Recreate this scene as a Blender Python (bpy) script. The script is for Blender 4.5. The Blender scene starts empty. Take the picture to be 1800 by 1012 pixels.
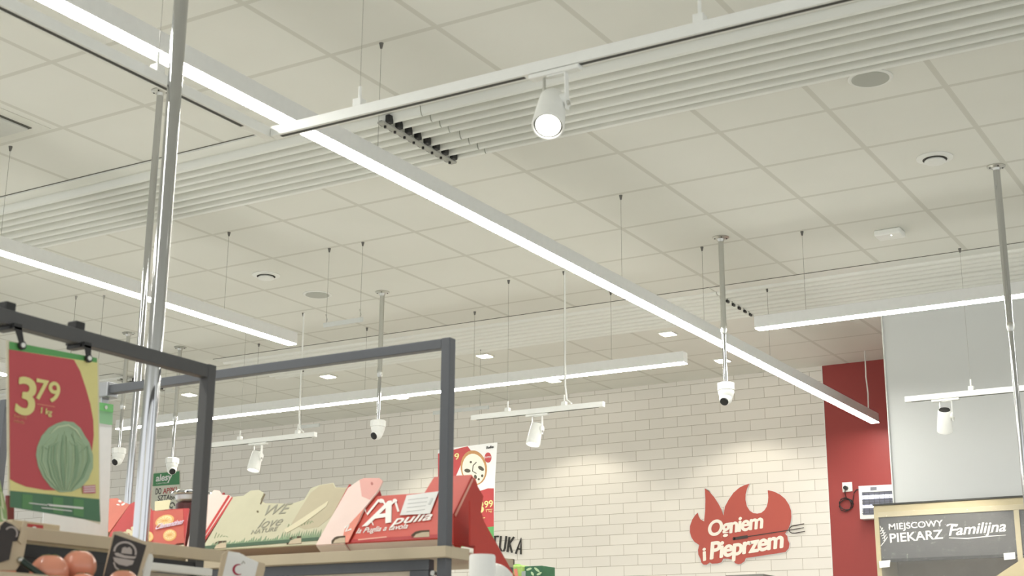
import bpy, bmesh, math, random
from mathutils import Vector, Matrix
random.seed(7)
SC = bpy.context.scene
COL = SC.collection

# ------------------------------------------------------------------ camera
FPX, PITCH, YAW, ROLL, CAMZ = 2510.3, .2731, .5434, .0068, 1.3
cy, sy, cp, sp = math.cos(YAW), math.sin(YAW), math.cos(PITCH), math.sin(PITCH)
FWD = Vector((-sy*cp, cy*cp, sp)); RT0 = Vector((cy, sy, 0)); UP0 = RT0.cross(FWD)
RT = RT0*math.cos(ROLL) + UP0*math.sin(ROLL); UP = UP0*math.cos(ROLL) - RT0*math.sin(ROLL)
EYE = Vector((0, 0, CAMZ))
cd = bpy.data.cameras.new('camera'); cam = bpy.data.objects.new('camera', cd); COL.objects.link(cam)
cd.sensor_width = 36; cd.lens = FPX/1800*36; cd.clip_start = .05; cd.clip_end = 100
cam.matrix_world = Matrix(((RT.x, UP.x, -FWD.x, EYE.x), (RT.y, UP.y, -FWD.y, EYE.y), (RT.z, UP.z, -FWD.z, EYE.z), (0, 0, 0, 1)))
cd.dof.use_dof = True; cd.dof.focus_distance = 10.0; cd.dof.aperture_fstop = 6.3
SC.camera = cam

# ------------------------------------------------------------------ world, exposure
w = bpy.data.worlds.new('world'); SC.world = w; w.use_nodes = True
w.node_tree.nodes['Background'].inputs[0].default_value = (.965, .985, 1.0, 1)
w.node_tree.nodes['Background'].inputs[1].default_value = .92
SC.view_settings.view_transform = 'Standard'; SC.view_settings.look = 'None'
SC.view_settings.gamma = 1; SC.view_settings.use_curve_mapping = False
SC.view_settings.exposure = 0.62
SC.cycles.use_denoising = True
SC.cycles.max_bounces = 8; SC.cycles.diffuse_bounces = 5; SC.cycles.sample_clamp_indirect = 6
LED = 33.0
ZC = 4.164           # ceiling height
WY = 12.43           # back wall

# ------------------------------------------------------------------ materials
def lin(c):
    return tuple(((v/255)/12.92 if v/255 <= .04045 else ((v/255+.055)/1.055)**2.4) for v in c)
MATS = {}
def mat(name, rgb, rough=.5, metal=0, var=.04, scale=30, emit=0, bump=0, alpha=1, spec=.5, trans=0):
    if name in MATS: return MATS[name]
    m = bpy.data.materials.new(name); m.use_nodes = True; MATS[name] = m
    nt = m.node_tree; b = nt.nodes['Principled BSDF']; c = lin(rgb)
    b.inputs['Roughness'].default_value = rough; b.inputs['Metallic'].default_value = metal
    b.inputs['Specular IOR Level'].default_value = spec
    n = nt.nodes.new('ShaderNodeTexNoise'); n.inputs['Scale'].default_value = scale; n.inputs['Detail'].default_value = 3
    g = nt.nodes.new('ShaderNodeTexCoord'); nt.links.new(g.outputs['Object'], n.inputs['Vector'])
    r = nt.nodes.new('ShaderNodeMix'); r.data_type = 'RGBA'
    r.inputs[6].default_value = (*[max(0, v*(1-var)) for v in c], 1); r.inputs[7].default_value = (*[min(1, v*(1+var)) for v in c], 1)
    nt.links.new(n.outputs['Fac'], r.inputs[0]); nt.links.new(r.outputs[2], b.inputs['Base Color'])
    if emit:
        b.inputs['Emission Color'].default_value = (*c, 1); b.inputs['Emission Strength'].default_value = emit
    if bump:
        bp = nt.nodes.new('ShaderNodeBump'); bp.inputs['Strength'].default_value = bump; bp.inputs['Distance'].default_value = .004
        nt.links.new(n.outputs['Fac'], bp.inputs['Height']); nt.links.new(bp.outputs[0], b.inputs['Normal'])
    if trans: b.inputs['Transmission Weight'].default_value = trans
    if alpha < 1: b.inputs['Alpha'].default_value = alpha
    return m

def ceiling_mat(name, x0, y0, sx, sy_):
    m = bpy.data.materials.new(name); m.use_nodes = True; nt = m.node_tree; b = nt.nodes['Principled BSDF']
    b.inputs['Roughness'].default_value = .85; b.inputs['Specular IOR Level'].default_value = .15
    g = nt.nodes.new('ShaderNodeNewGeometry'); s = nt.nodes.new('ShaderNodeSeparateXYZ'); nt.links.new(g.outputs['Position'], s.inputs[0])
    def M(op, a, bb=None, c=None):
        n = nt.nodes.new('ShaderNodeMath'); n.operation = op
        for i, v in enumerate((a, bb, c)):
            if v is None: continue
            if isinstance(v, (int, float)): n.inputs[i].default_value = v
            else: nt.links.new(v, n.inputs[i])
        return n.outputs[0]
    def line(ax, o, sp_, hw):
        t = M('DIVIDE', M('SUBTRACT', s.outputs[ax], o), sp_)
        f = M('ABSOLUTE', M('SUBTRACT', M('FRACT', M('ADD', t, .5)), .5))
        d = M('MULTIPLY', f, sp_)
        return M('SMOOTH_MIN', M('MAXIMUM', M('DIVIDE', M('SUBTRACT', hw+.003, d), .006), 0), 1, .05), d
    a, da = line(0, x0, sx, .0125); c, dc = line(1, y0, sy_, .0125)
    e = M('MAXIMUM', a, c)
    dd = M('MINIMUM', da, dc)
    edge = M('MAXIMUM', M('SUBTRACT', 1, M('DIVIDE', M('ABSOLUTE', M('SUBTRACT', dd, .0135)), .0025)), 0)
    n = nt.nodes.new('ShaderNodeTexNoise'); n.inputs['Scale'].default_value = 2.2; nt.links.new(g.outputs['Position'], n.inputs['Vector'])
    mx = nt.nodes.new('ShaderNodeMix'); mx.data_type = 'RGBA'
    mx.inputs[6].default_value = (*lin((219, 219, 211)), 1); mx.inputs[7].default_value = (*lin((225, 225, 218)), 1)
    nt.links.new(n.outputs['Fac'], mx.inputs[0])
    m2 = nt.nodes.new('ShaderNodeMix'); m2.data_type = 'RGBA'; nt.links.new(M('MULTIPLY', e, .8), m2.inputs[0])
    nt.links.new(mx.outputs[2], m2.inputs[6]); m2.inputs[7].default_value = (*lin((201, 200, 190)), 1)
    m3 = nt.nodes.new('ShaderNodeMix'); m3.data_type = 'RGBA'; nt.links.new(M('MULTIPLY', edge, .22), m3.inputs[0])
    nt.links.new(m2.outputs[2], m3.inputs[6]); m3.inputs[7].default_value = (*lin((120, 116, 104)), 1)
    nt.links.new(m3.outputs[2], b.inputs['Base Color'])
    return m

def brick_mat():
    m = bpy.data.materials.new('brick tile'); m.use_nodes = True; nt = m.node_tree; b = nt.nodes['Principled BSDF']
    b.inputs['Roughness'].default_value = .45; b.inputs['Specular IOR Level'].default_value = .3
    g = nt.nodes.new('ShaderNodeNewGeometry'); s = nt.nodes.new('ShaderNodeSeparateXYZ'); nt.links.new(g.outputs['Position'], s.inputs[0])
    def M(op, a, v):
        n = nt.nodes.new('ShaderNodeMath'); n.operation = op; nt.links.new(a, n.inputs[0]); n.inputs[1].default_value = v; return n.outputs[0]
    cb = nt.nodes.new('ShaderNodeCombineXYZ')
    nt.links.new(M('ADD', s.outputs[0], 5.791+.297*100), cb.inputs[0])
    nt.links.new(M('ADD', s.outputs[2], -3.527+.0993*40.0), cb.inputs[1])
    br = nt.nodes.new('ShaderNodeTexBrick'); nt.links.new(cb.outputs[0], br.inputs['Vector'])
    br.inputs['Scale'].default_value = 1; br.inputs['Brick Width'].default_value = .297; br.inputs['Row Height'].default_value = .0993
    br.inputs['Mortar Size'].default_value = .0024; br.inputs['Mortar Smooth'].default_value = .3; br.inputs['Bias'].default_value = 0
    br.offset = .5; br.offset_frequency = 2
    br.inputs['Color1'].default_value = (*lin((228, 224, 216)), 1); br.inputs['Color2'].default_value = (*lin((234, 230, 222)), 1)
    br.inputs['Mortar'].default_value = (*lin((176, 168, 153)), 1)
    nt.links.new(br.outputs['Color'], b.inputs['Base Color'])
    bp = nt.nodes.new('ShaderNodeBump'); bp.invert = True; bp.inputs['Strength'].default_value = .5; bp.inputs['Distance'].default_value = .003
    nt.links.new(br.outputs['Fac'], bp.inputs['Height']); nt.links.new(bp.outputs[0], b.inputs['Normal'])
    return m

WHITE = mat('white lacquer', (236, 237, 232), .35)
WHITEM = mat('white paint matt', (226, 227, 222), .6)
PANEL = mat('slatted panel white', (222, 223, 216), .4, 0, .0)
HOUS = mat('light housing', (226, 227, 224), .4)
DIFF = mat('lit diffuser', (255, 253, 246), .5, emit=LED)
LENS = mat('lit lens', (255, 252, 242), .2, emit=4)
DLM = mat('lit downlight glass', (255, 246, 225), .3, emit=14)
BLACK = mat('black plastic', (26, 26, 26), .4)
SLOT = mat('dark slot', (60, 60, 56), .6)
CHROME = mat('chrome tube', (196, 197, 198), .09, 1, .02)
STEEL = mat('brushed steel', (196, 196, 190), .34, 1)
GREYM = mat('dark grey powder coat', (88, 91, 96), .45, 0, .06, 60)
WIRE = mat('wire', (158, 156, 148), .4, .3)
CARD = mat('cardboard', (196, 180, 154), .8, 0, .07, 40)
BOARD = mat('beige board', (196, 182, 156), .7, 0, .06, 14)
PAPER = mat('white print', (228, 228, 225), .6)
RED = mat('red print', (180, 60, 60), .5)
REDBOX = mat('red carton', (200, 70, 54), .5, 0, .08, 12)
YEL = mat('yellow print', (224, 216, 146), .6)
GREEN = mat('green print', (92, 160, 92), .6)
DGREEN = mat('dark green print', (80, 122, 92), .6, 0, .15, 8)

# ------------------------------------------------------------------ mesh helpers
class MB:
    def __init__(s): s.bm = bmesh.new()
    def box(s, lo, hi, bevel=0):
        lo = Vector(lo); hi = Vector(hi)
        r = bmesh.ops.create_cube(s.bm, size=1, matrix=Matrix.Translation((lo+hi)/2) @ Matrix.Diagonal((*[abs(a) for a in (hi-lo)], 1)))
        if bevel:
            ed = {e for v in r['verts'] for e in v.link_edges}
            bmesh.ops.bevel(s.bm, geom=list(ed), offset=bevel, segments=2, affect='EDGES', profile=.5)
        return s
    def cone(s, a, b, ra, rb, seg=20, caps=True):
        a = Vector(a); b = Vector(b); d = b-a
        q = Vector((0, 0, 1)).rotation_difference(d.normalized()).to_matrix().to_4x4()
        bmesh.ops.create_cone(s.bm, cap_ends=caps, segments=seg, radius1=ra, radius2=rb, depth=d.length, matrix=Matrix.Translation((a+b)/2) @ q)
        return s
    def cyl(s, a, b, r, seg=16): return s.cone(a, b, r, r, seg)
    def sph(s, c, r, sx=1, sy=1, sz=1, seg=20):
        bmesh.ops.create_uvsphere(s.bm, u_segments=seg, v_segments=seg//2+2, radius=r, matrix=Matrix.Translation(Vector(c)) @ Matrix.Diagonal((sx, sy, sz, 1))); return s
    def lathe(s, base, axis, prof, seg=28):
        """prof: (distance along axis, radius)"""
        q = Vector((0, 0, 1)).rotation_difference(Vector(axis).normalized()).to_matrix(); base = Vector(base); rings = []
        for h, r in prof:
            rings.append([s.bm.verts.new(base + q @ Vector((r*math.cos(t*2*math.pi/seg), r*math.sin(t*2*math.pi/seg), h))) for t in range(seg)])
        for A, B in zip(rings, rings[1:]):
            for i in range(seg): s.bm.faces.new((A[i], A[(i+1) % seg], B[(i+1) % seg], B[i]))
        s.bm.faces.new(list(reversed(rings[0]))); s.bm.faces.new(rings[-1]); return s
    def tube(s, pts, r, seg=8):
        pts = [Vector(p) for p in pts]; rings = []
        for i, p in enumerate(pts):
            d = (pts[min(i+1, len(pts)-1)]-pts[max(i-1, 0)]).normalized()
            x = d.orthogonal().normalized() if abs(d.z) > .9 else d.cross(Vector((0, 0, 1))).normalized()
            y = d.cross(x)
            rings.append([s.bm.verts.new(p+(x*math.cos(t*2*math.pi/seg)+y*math.sin(t*2*math.pi/seg))*r) for t in range(seg)])
        for A, B in zip(rings, rings[1:]):
            for i in range(seg): s.bm.faces.new((A[i], A[(i+1) % seg], B[(i+1) % seg], B[i]))
        s.bm.faces.new(list(reversed(rings[0]))); s.bm.faces.new(rings[-1]); return s
    def prism(s, pts, off):
        """closed 3-D polygon extruded by vector off"""
        off = Vector(off); A = [s.bm.verts.new(Vector(p)) for p in pts]; B = [s.bm.verts.new(Vector(p)+off) for p in pts]
        fs = [s.bm.faces.new(A), s.bm.faces.new(list(reversed(B)))]
        for i in range(len(A)):
            j = (i+1) % len(A); s.bm.faces.new((A[j], A[i], B[i], B[j]))
        for f in fs: f.normal_update()
        bmesh.ops.triangulate(s.bm, faces=fs); return s

def base_center(bm):
    xs = [v.co.x for v in bm.verts]; ys = [v.co.y for v in bm.verts]; zs = [v.co.z for v in bm.verts]
    return Vector(((min(xs)+max(xs))/2, (min(ys)+max(ys))/2, min(zs)))
def wloc(o):
    v = Vector((0, 0, 0))
    while o is not None: v += o.location; o = o.parent
    return v
def obj(name, mb, material, parent=None, smooth=False, label=None):
    bm = mb.bm; bmesh.ops.recalc_face_normals(bm, faces=bm.faces)
    o = bpy.data.objects.new(name, None) if False else None
    L = base_center(bm); bmesh.ops.translate(bm, verts=bm.verts, vec=-L)
    me = bpy.data.meshes.new(name); bm.to_mesh(me); bm.free()
    me.materials.append(material)
    if smooth:
        for p in me.polygons: p.use_smooth = True
        try: me.set_sharp_from_angle(angle=math.radians(35))
        except Exception: pass
    o = bpy.data.objects.new(name, me); COL.objects.link(o)
    o.parent = parent; o.location = L-wloc(parent) if parent else L
    if label: o['label'] = label
    return o
def thing(name, label, cat, loc, group=None):
    o = bpy.data.objects.new(name, None); COL.objects.link(o); o.location = loc; o.empty_display_size = .05
    o['label'] = label; o['category'] = cat
    if group: o['group'] = group
    return o
def tag(o, label, cat, group=None):
    o['label'] = label; o['category'] = cat
    if group: o['group'] = group
    return o
def struct(name, mb, m): o = obj(name, mb, m); o['kind'] = 'structure'; return o

# a real plane in the room; photo points are measured onto it
def ray(px, py): return RT*((px-900)/FPX)+UP*(-(py-506)/FPX)+FWD
class Plane:
    def __init__(s, o, u, v):
        s.o = Vector(o); s.u = Vector(u).normalized(); s.v = Vector(v).normalized(); s.n = s.u.cross(s.v).normalized()
    def P(s, px, py, d=0):
        r = ray(px, py); t = ((s.o+s.n*d)-EYE).dot(s.n)/r.dot(s.n); return EYE+r*t
    def Y(y): return Plane((0, y, 0), (1, 0, 0), (0, 0, 1))
    def X(x): return Plane((x, 0, 0), (0, 1, 0), (0, 0, 1))
def slab(pl, pts, d, t, mb=None):
    mb = mb or MB(); mb.prism([pl.P(x, y)+pl.n*d for x, y in pts], -pl.n*t); return mb
def decal(pl, pts, m, parent, name='printed_shape', d=.001, t=.0008): return obj(name, slab(pl, pts, d, t), m, parent)
def ell(cx, cy_, rx, ry, rot=0, n=24, a0=0, a1=360):
    c, s_ = math.cos(math.radians(rot)), math.sin(math.radians(rot)); o = []
    for i in range(n):
        t = math.radians(a0+(a1-a0)*i/(n if a1-a0 == 360 else n-1)); x, y = rx*math.cos(t), ry*math.sin(t); o.append((cx+x*c-y*s_, cy_+x*s_+y*c))
    return o
def ribbon(pl, pts, wpx, d, mb, t=.0008):
    L, R_ = [], []
    wl = wpx if isinstance(wpx, (list, tuple)) else [wpx]*len(pts)
    for i, p in enumerate(pts):
        a = pts[max(i-1, 0)]; b = pts[min(i+1, len(pts)-1)]; dx, dy = b[0]-a[0], b[1]-a[1]; l = math.hypot(dx, dy) or 1
        nx, ny = -dy/l*wl[i]/2, dx/l*wl[i]/2; L.append((p[0]+nx, p[1]+ny)); R_.append((p[0]-nx, p[1]-ny))
    for i in range(len(pts)-1): slab(pl, [L[i], L[i+1], R_[i+1], R_[i]], d, t, mb)
    return mb
def text(pl, s, p0, p1, hpx, m, parent, name='lettering', d=.002, bold=0, shear=0, t=.0006, space=1.0):
    cu = bpy.data.curves.new('t', 'FONT'); cu.body = s; cu.size = 1; cu.offset = min(bold, .012); cu.shear = shear; cu.extrude = .5; cu.space_character = space
    to = bpy.data.objects.new('t', cu); me = bpy.data.meshes.new_from_object(to)
    bpy.data.objects.remove(to); bpy.data.curves.remove(cu)
    xs = [v.co.x for v in me.vertices]; x0, x1 = min(xs), max(xs)
    A = pl.P(*p0); B = pl.P(*p1); dr = (B-A).normalized(); up = pl.n.cross(dr).normalized()
    W = (B-A).length; H = (pl.P(p0[0], p0[1]-hpx)-A).length
    bm = bmesh.new(); bm.from_mesh(me); bpy.data.meshes.remove(me)
    for v in bm.verts:
        v.co = A+dr*((v.co.x-x0)/(x1-x0)*W)+up*(v.co.y/.73*H)+pl.n*(d+v.co.z*t)
    if bold > .012:
        src = list(bm.verts)+list(bm.edges)+list(bm.faces); k = (bold-.010)*.62*H/.73
        for zi, (ox, oy) in enumerate(((k, 0), (-k, 0), (0, k*.7), (0, -k*.7))):
            r = bmesh.ops.duplicate(bm, geom=src); bmesh.ops.translate(bm, verts=[g_ for g_ in r['geom'] if isinstance(g_, bmesh.types.BMVert)], vec=dr*ox+up*oy+pl.n*(.0003*(zi+1)))
    mb = MB(); mb.bm.free(); mb.bm = bm
    return obj(name, mb, m, parent)

# ------------------------------------------------------------------ the room
cm = [ceiling_mat('ceiling tiles front', -2.137, 4.849, .6, .612), ceiling_mat('ceiling tiles middle', -2.137, 6.662, .6, .612), ceiling_mat('ceiling tiles back', -2.137, 11.457, .6, .58)]
for (a, b), m in zip(((-7, 5.46), (5.46, 9.5), (9.5, 12.6)), cm):
    struct('ceiling', MB().box((-19, a, ZC), (7, b, ZC+.08)), m)
FLOOR = mat('floor tiles', (200, 199, 192), .5, 0, .05, 3)
struct('floor', MB().box((-19, -7, -.08), (7, 12.6, 0)), FLOOR)
BRICK = brick_mat()
struct('wall_back', MB().box((-19, WY, 0), (-4.18, WY+.15, ZC)), BRICK)
REDW = mat('red wall paint', (150, 57, 53), .55, 0, .03, 5)
struct('wall_back', MB().box((-4.18, WY, 0), (7, WY+.15, ZC)), REDW)
struct('trim_1', MB().box((-4.187, WY-.006, 0), (-4.18, WY-.0005, ZC)), WHITE)
GREYW = mat('pale grey wall paint', (212, 214, 212), .6, 0, .02, 2)
struct('wall_right', MB().box((-3.10, 10.72, 0), (7, 10.86, ZC)), GREYW)
struct('trim_2', MB().box((-3.108, 10.705, 0), (-3.10, 10.865, ZC-.001)), WHITE)

# ------------------------------------------------------------------ slatted radiant ceiling panels
def slat_panel(x0, x1, ya, scale, name_label, zs=1.0):
    prof = [(0, 0), (0, -.012), (.085, -.014)]
    y = .085
    def ridge(yc, r=.023, h=.048):
        o = []
        for k in range(7):
            t = math.pi*k/6; o.append((yc-r*math.cos(t), -.008-h*math.sin(t)))
        return o
    for yc in (.135, .225, .313, .397): prof += [(yc-.034, -.003), (yc-.0255, -.006)] + ridge(yc)
    prof += [(.44, -.004), (.475, -.004)]
    for yc in (.51, .598, .688, .762): prof += [(yc-.034, -.003), (yc-.0255, -.006)] + ridge(yc)
    prof += [(.808, -.006), (.812, 0)]
    mb = MB(); n = len(prof); R0, R1 = [], []
    for y, z in prof:
        R0.append(mb.bm.verts.new((x0, ya+y*scale, ZC-.0005+z*zs))); R1.append(mb.bm.verts.new((x1, ya+y*scale, ZC-.0005+z*zs)))
    for i in range(n-1): mb.bm.faces.new((R0[i], R1[i], R1[i+1], R0[i+1]))
    f0 = mb.bm.faces.new(R0); f1 = mb.bm.faces.new(list(reversed(R1))); f0.normal_update(); f1.normal_update(); bmesh.ops.triangulate(mb.bm, faces=[f0, f1])
    mb.bm.faces.new((R0[0], R0[-1], R1[-1], R1[0]))
    o = obj('slatted_ceiling_panel', mb, PANEL, smooth=True)
    obj('shadow_gap', MB().box((x0, ya-.006, ZC-.003), (x1, ya-.0003, ZC-.0006)), mat('shadow gap grey', (104, 101, 92), .8), o)
    return tag(o, name_label, 'ceiling panel')
slat_panel(-13, -3.909, 5.44, .975, 'white ribbed ceiling panel left of the joint, in the nearer ribbed band')
slat_panel(-3.903, 3.0, 5.44, .975, 'white ribbed ceiling panel right of the joint, in the nearer ribbed band')
slat_panel(-8.884, -4.012, 9.46, 1.16, 'white ribbed ceiling panel left of the dashed joint, in the farther ribbed band', .42)
slat_panel(-4.006, 3.0, 9.46, 1.16, 'white ribbed ceiling panel right of the dashed joint, in the farther ribbed band', .42)
slat_panel(-17, -10.14, 9.46, 1.16, 'white ribbed ceiling panel beyond the black-clipped bracket at the far left', .42)

def clip_bracket(x, y0, y1, n, label, z=ZC-.074):
    t = thing('clip_bracket', label, 'bracket', (x, (y0+y1)/2, z))
    obj('bar', MB().box((x-.02, y0, z), (x+.02, y1, z+.012), .003), mat('grey bar', (158, 158, 150), .5), t)
    for k in range(n):
        y = y0+(y1-y0)*(k+.5)/n
        c = MB().box((x-.03, y-.014, z+.004), (x-.012, y+.014, z+.03), .003); c.box((x+.012, y-.02, z+.008), (x+.04, y+.02, z+.052), .005); c.cyl((x+.0, y, z-.012), (x+.0, y, z+.01), .007, 10)
        obj('clip', c, BLACK, t)
    return t
clip_bracket(-4.12, 5.50, 6.19, 8, 'grey bracket bar with black clips under the nearer ribbed band')
clip_bracket(-10.12, 9.5, 10.1, 5, 'dark clipped bracket bar under the far ribbed band, by the chrome poles', ZC-.062)
# joint dashes of the farther band
t = thing('joint_strip', 'dashed black joint marks across the farther ribbed band', 'joint strip', (-4.005, 9.96, ZC-.049))
for k in range(6): obj('joint_mark', MB().box((-4.012, 9.66+.115*k, ZC-.040), (-3.998, 9.70+.115*k, ZC-.020)), BLACK, t)

# ------------------------------------------------------------------ linear pendant lights
def wire(parent, x, y, z0, r=.0012, grip=True, name='suspension_wire', ztop=ZC):
    wv = obj(name, MB().cyl((x, y, z0), (x, y, ztop-.001), r, 6), WIRE, parent)
    if grip:
        obj('grip', MB().cone((x, y, ztop-.028), (x, y, ztop-.0005), .005, .011, 10), mat('grip grey', (104, 102, 96), .4, .4), wv)
    return wv
def pendant(axis, c, a, b, wires, label, cables=()):
    z0, z1, hw = 3.55, 3.632, .037
    def bx(lo, hi, z_lo, z_hi, w_):
        return ((c-w_, lo, z_lo), (c+w_, hi, z_hi)) if axis == 'y' else ((lo, c-w_, z_lo), (hi, c+w_, z_hi))
    l = bx(a, b, z0, z1, hw); ctr = ((l[0][0]+l[1][0])/2, (l[0][1]+l[1][1])/2, z0)
    t = thing('linear_pendant_light', label, 'ceiling light', ctr)
    lo, hi = bx(a, b, z0+.004, z1, hw); obj('housing', MB().box(lo, hi, .002), HOUS, t)
    lo, hi = bx(a+.004, b-.004, z0-.002, z0+.0035, hw-.002); obj('diffuser', MB().box(lo, hi), DIFF, t)
    for q in wires:
        x, y = (c, q) if axis == 'y' else (q, c)
        wire(t, x, y, z1)
    for q in cables:
        x, y = (c, q) if axis == 'y' else (q, c)
        obj('power_cable', MB().tube([(x, y, z1), (x+.005, y, z1+.15), (x-.004, y, z1+.3), (x, y, ZC-.001)], .006), WHITE, t)
    return t
pendant('y', -3.65, -2.0, 12.19, (2.45, 4.861, 7.303, 8.508, 9.699), 'long glowing linear pendant light running from upper left down to the red wall', (12.02,))
pendant('y', -6.2, 1.0, 7.37, (4.894, 6.673), 'glowing linear pendant light at left, ending behind the chrome poles')
pendant('y', -8.74, 2.5, 7.09, (6.9,), 'glowing linear pendant light with only its tip showing at the left edge')
pendant('x', 8.52, -3.29, 1.8, (-2.952, -.7), 'glowing linear pendant light crossing toward the right edge in front of the grey wall')
pendant('x', 9.2, -9.75, -4.10, (-9.2, -8.12, -6.957, -5.9, -4.694), 'long glowing linear pendant light low over the white brick wall')

# ------------------------------------------------------------------ lighting tracks and spotlights
def track_bar(axis, c, a, b, z0=3.155, z1=3.192, hw=.018, mb=None):
    mb = mb or MB()
    if axis == 'x': mb.box((a, c-hw, z0), (b, c+hw, z1), .0015)
    else: mb.box((c-hw, a, z0), (c+hw, b, z1), .0015)
    return mb
def hanger(t, x, y, z1=3.192, cable=False):
    h = obj('hanger', MB().box((x-.017, y-.017, z1), (x+.017, y+.017, z1+.028), .002).cyl((x, y, z1+.026), (x, y, z1+.075), .0055, 10), WHITE, t)
    wire(t, x, y, z1+.07, .0009)
    if cable:
        obj('power_cable', MB().tube([(x+.06, y, z1+.01), (x+.02, y, z1+.04), (x+.008, y, z1+.15), (x+.008, y, ZC-.001)], .0065), WHITE, t)
def track(axis, c, a, b, hangers, label, slots, cable=None):
    z0 = 3.155
    t = thing('lighting_track', label, 'lighting track', ((a+b)/2, c, z0) if axis == 'x' else (c, (a+b)/2, z0))
    obj('rail', track_bar(axis, c, a, b), WHITE, t)
    for s0, s1 in slots:
        lo, hi = ((s0, c-.007, z0-.0012), (s1, c+.007, z0+.0005)) if axis == 'x' else ((c-.007, s0, z0-.0012), (c+.007, s1, z0+.0005))
        obj('slot', MB().box(lo, hi), SLOT, t)
    for q in hangers:
        x, y = (q, c) if axis == 'x' else (c, q)
        hanger(t, x, y, cable=(q == cable))
    return t
track('x', 3.58, -3.145, .6, (-2.772, -1.52), 'white lighting track running from the upper centre to the top right, nearest the camera', ((-3.11, -2.12), (-1.93, .55)))
track('y', -3.167, .4, 3.59, (3.03, 1.4), 'white lighting track beside the long pendant light at upper left', ((.5, 3.44),))
track('x', 8.56, -8.06, -6.93, (-7.70, -7.11), 'short white lighting track in front of the brick wall at left', ((-8.02, -6.97),), -7.11)
track('x', 8.56, -5.50, -4.43, (-5.20, -4.74), 'short white lighting track in front of the brick wall, left of the flame sign', ((-5.46, -4.47),), -4.74)
track('x', 9.40, -2.60, .8, (-2.165, -.6), 'white lighting track in front of the pale grey wall', ((-2.56, .75),))

def spotlight(x, y, axis, label, side=1, zt=3.155, power=25, size=60, sc=1.0):
    ax = Vector(axis).normalized()
    t = thing('track_spotlight', label, 'spotlight', (x, y, zt-.25))
    obj('adapter', MB().box((x-.095*sc, y-.017, zt-.017), (x+.085*sc, y+.017, zt-.0013), .004), WHITE, t)
    piv = Vector((x-.02, y, zt-.125))
    L, r = .155*sc, .05*sc
    back = piv-ax*.055*sc
    # body, slightly tapered to the back with rounded shoulder
    obj('housing', MB().lathe(back, ax, [(0, r*.78), (.004, r*.83), (L*.4, r*.92), (L*.8, r*.985), (L-.012, r), (L-.003, r), (L, r*.98), (L, r*.9), (L-.012, r*.89)], 40), WHITE, t, True)
    obj('back_cap', MB().lathe(back-ax*.004, ax, [(0, r*.68), (.003, r*.74), (.0039, r*.74)], 32), BLACK, t, True)
    obj('bezel', MB().lathe(back+ax*(L-.0115), ax, [(0, r*.885), (.003, r*.885)], 40), SLOT, t, True)
    lens = obj('lens', MB().lathe(back+ax*(L-.009), ax, [(0, r*.77), (.004, r*.76), (.0055, r*.5), (.006, r*.2)], 32), LENS, t, True)
    sd = Vector((1, 0, 0)); sd = (sd-ax*sd.dot(ax)).normalized()*side
    a0 = piv+sd*(r+.004); top = Vector((a0.x, y, zt-.017))
    arm = MB(); hw = .011
    arm.prism([top+Vector((-.002, -hw, 0)), top+Vector((-.002, hw, 0)), a0+Vector((-.002, hw, -.02)), a0+Vector((-.002, -hw, -.02))], (.004*side, 0, 0))
    arm.box((x-.03, y-hw, zt-.021), (top.x, y+hw, zt-.017))
    obj('arm', arm, WHITE, t)
    obj('pivot_screw', MB().cyl(a0, a0+sd*.008, .008, 14), STEEL, t)
    obj('driver_box', MB().cyl(piv+sd*(r*.6)-ax*.02, piv+sd*(r+.0035)-ax*.02, .024, 20), WHITE, t)
    obj('stem', MB().cyl((x-.045, y, zt-.017), (x-.045, y, zt-.075), .005, 10), STEEL, t)
    ld = bpy.data.lights.new('spot_beam', 'SPOT'); ld.energy = power; ld.color = (1, .93, .8); ld.spot_size = math.radians(size); ld.spot_blend = .6; ld.shadow_soft_size = .03
    lo = bpy.data.objects.new('spot_beam', ld); COL.objects.link(lo); lo.parent = t
    lo.rotation_mode = 'QUATERNION'; lo.rotation_quaternion = Vector((0, 0, -1)).rotation_difference(ax); lo.location = back+ax*(L+.01)-t.location
    return t
spotlight(-2.005, 3.58, (.179, -.527, -.831), 'large white track spotlight in the upper centre, lens lit and facing the camera', power=12)
spotlight(-7.50, 8.56, (-.03, -.22, -.97), 'white track spotlight on the short track above the beige fruit tray', power=25)
spotlight(-4.95, 8.56, (-.071, -.252, -.965), 'white track spotlight on the short track left of the flame sign', power=25)
spotlight(-2.33, 9.40, (-.187, .548, -.815), 'white track spotlight with black back aimed at the pale grey wall', power=25, size=80)

# ------------------------------------------------------------------ poles and cameras
def flange(t, x, y, r=.055):
    f = obj('flange', MB().lathe((x, y, ZC-.0005), (0, 0, -1), [(0, r), (.004, r), (.007, r*.85), (.012, r*.45), (.03, r*.36)], 28), STEEL, t, True)
    for k in range(4):
        a = k*math.pi/2+.5; obj('screw', MB().cyl((x+r*.7*math.cos(a), y+r*.7*math.sin(a), ZC-.013), (x+r*.7*math.cos(a), y+r*.7*math.sin(a), ZC-.004), .004, 8), BLACK, f)
def camera_pole(x, y, label, zc=3.56, zb=3.19):
    t = thing('camera_pole', label, 'pole', (x, y, zb)); flange(t, x, y)
    obj('upper_tube', MB().cyl((x, y, zc), (x, y, ZC-.03), .0175, 20), STEEL, t, True)
    obj('collar', MB().lathe((x, y, zc+.02), (0, 0, -1), [(0, .019), (.02, .021), (.05, .021), (.07, .015)], 20), STEEL, t, True)
    obj('lower_tube', MB().cyl((x, y, zb), (x, y, zc-.04), .0135, 20), CHROME, t, True)
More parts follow.
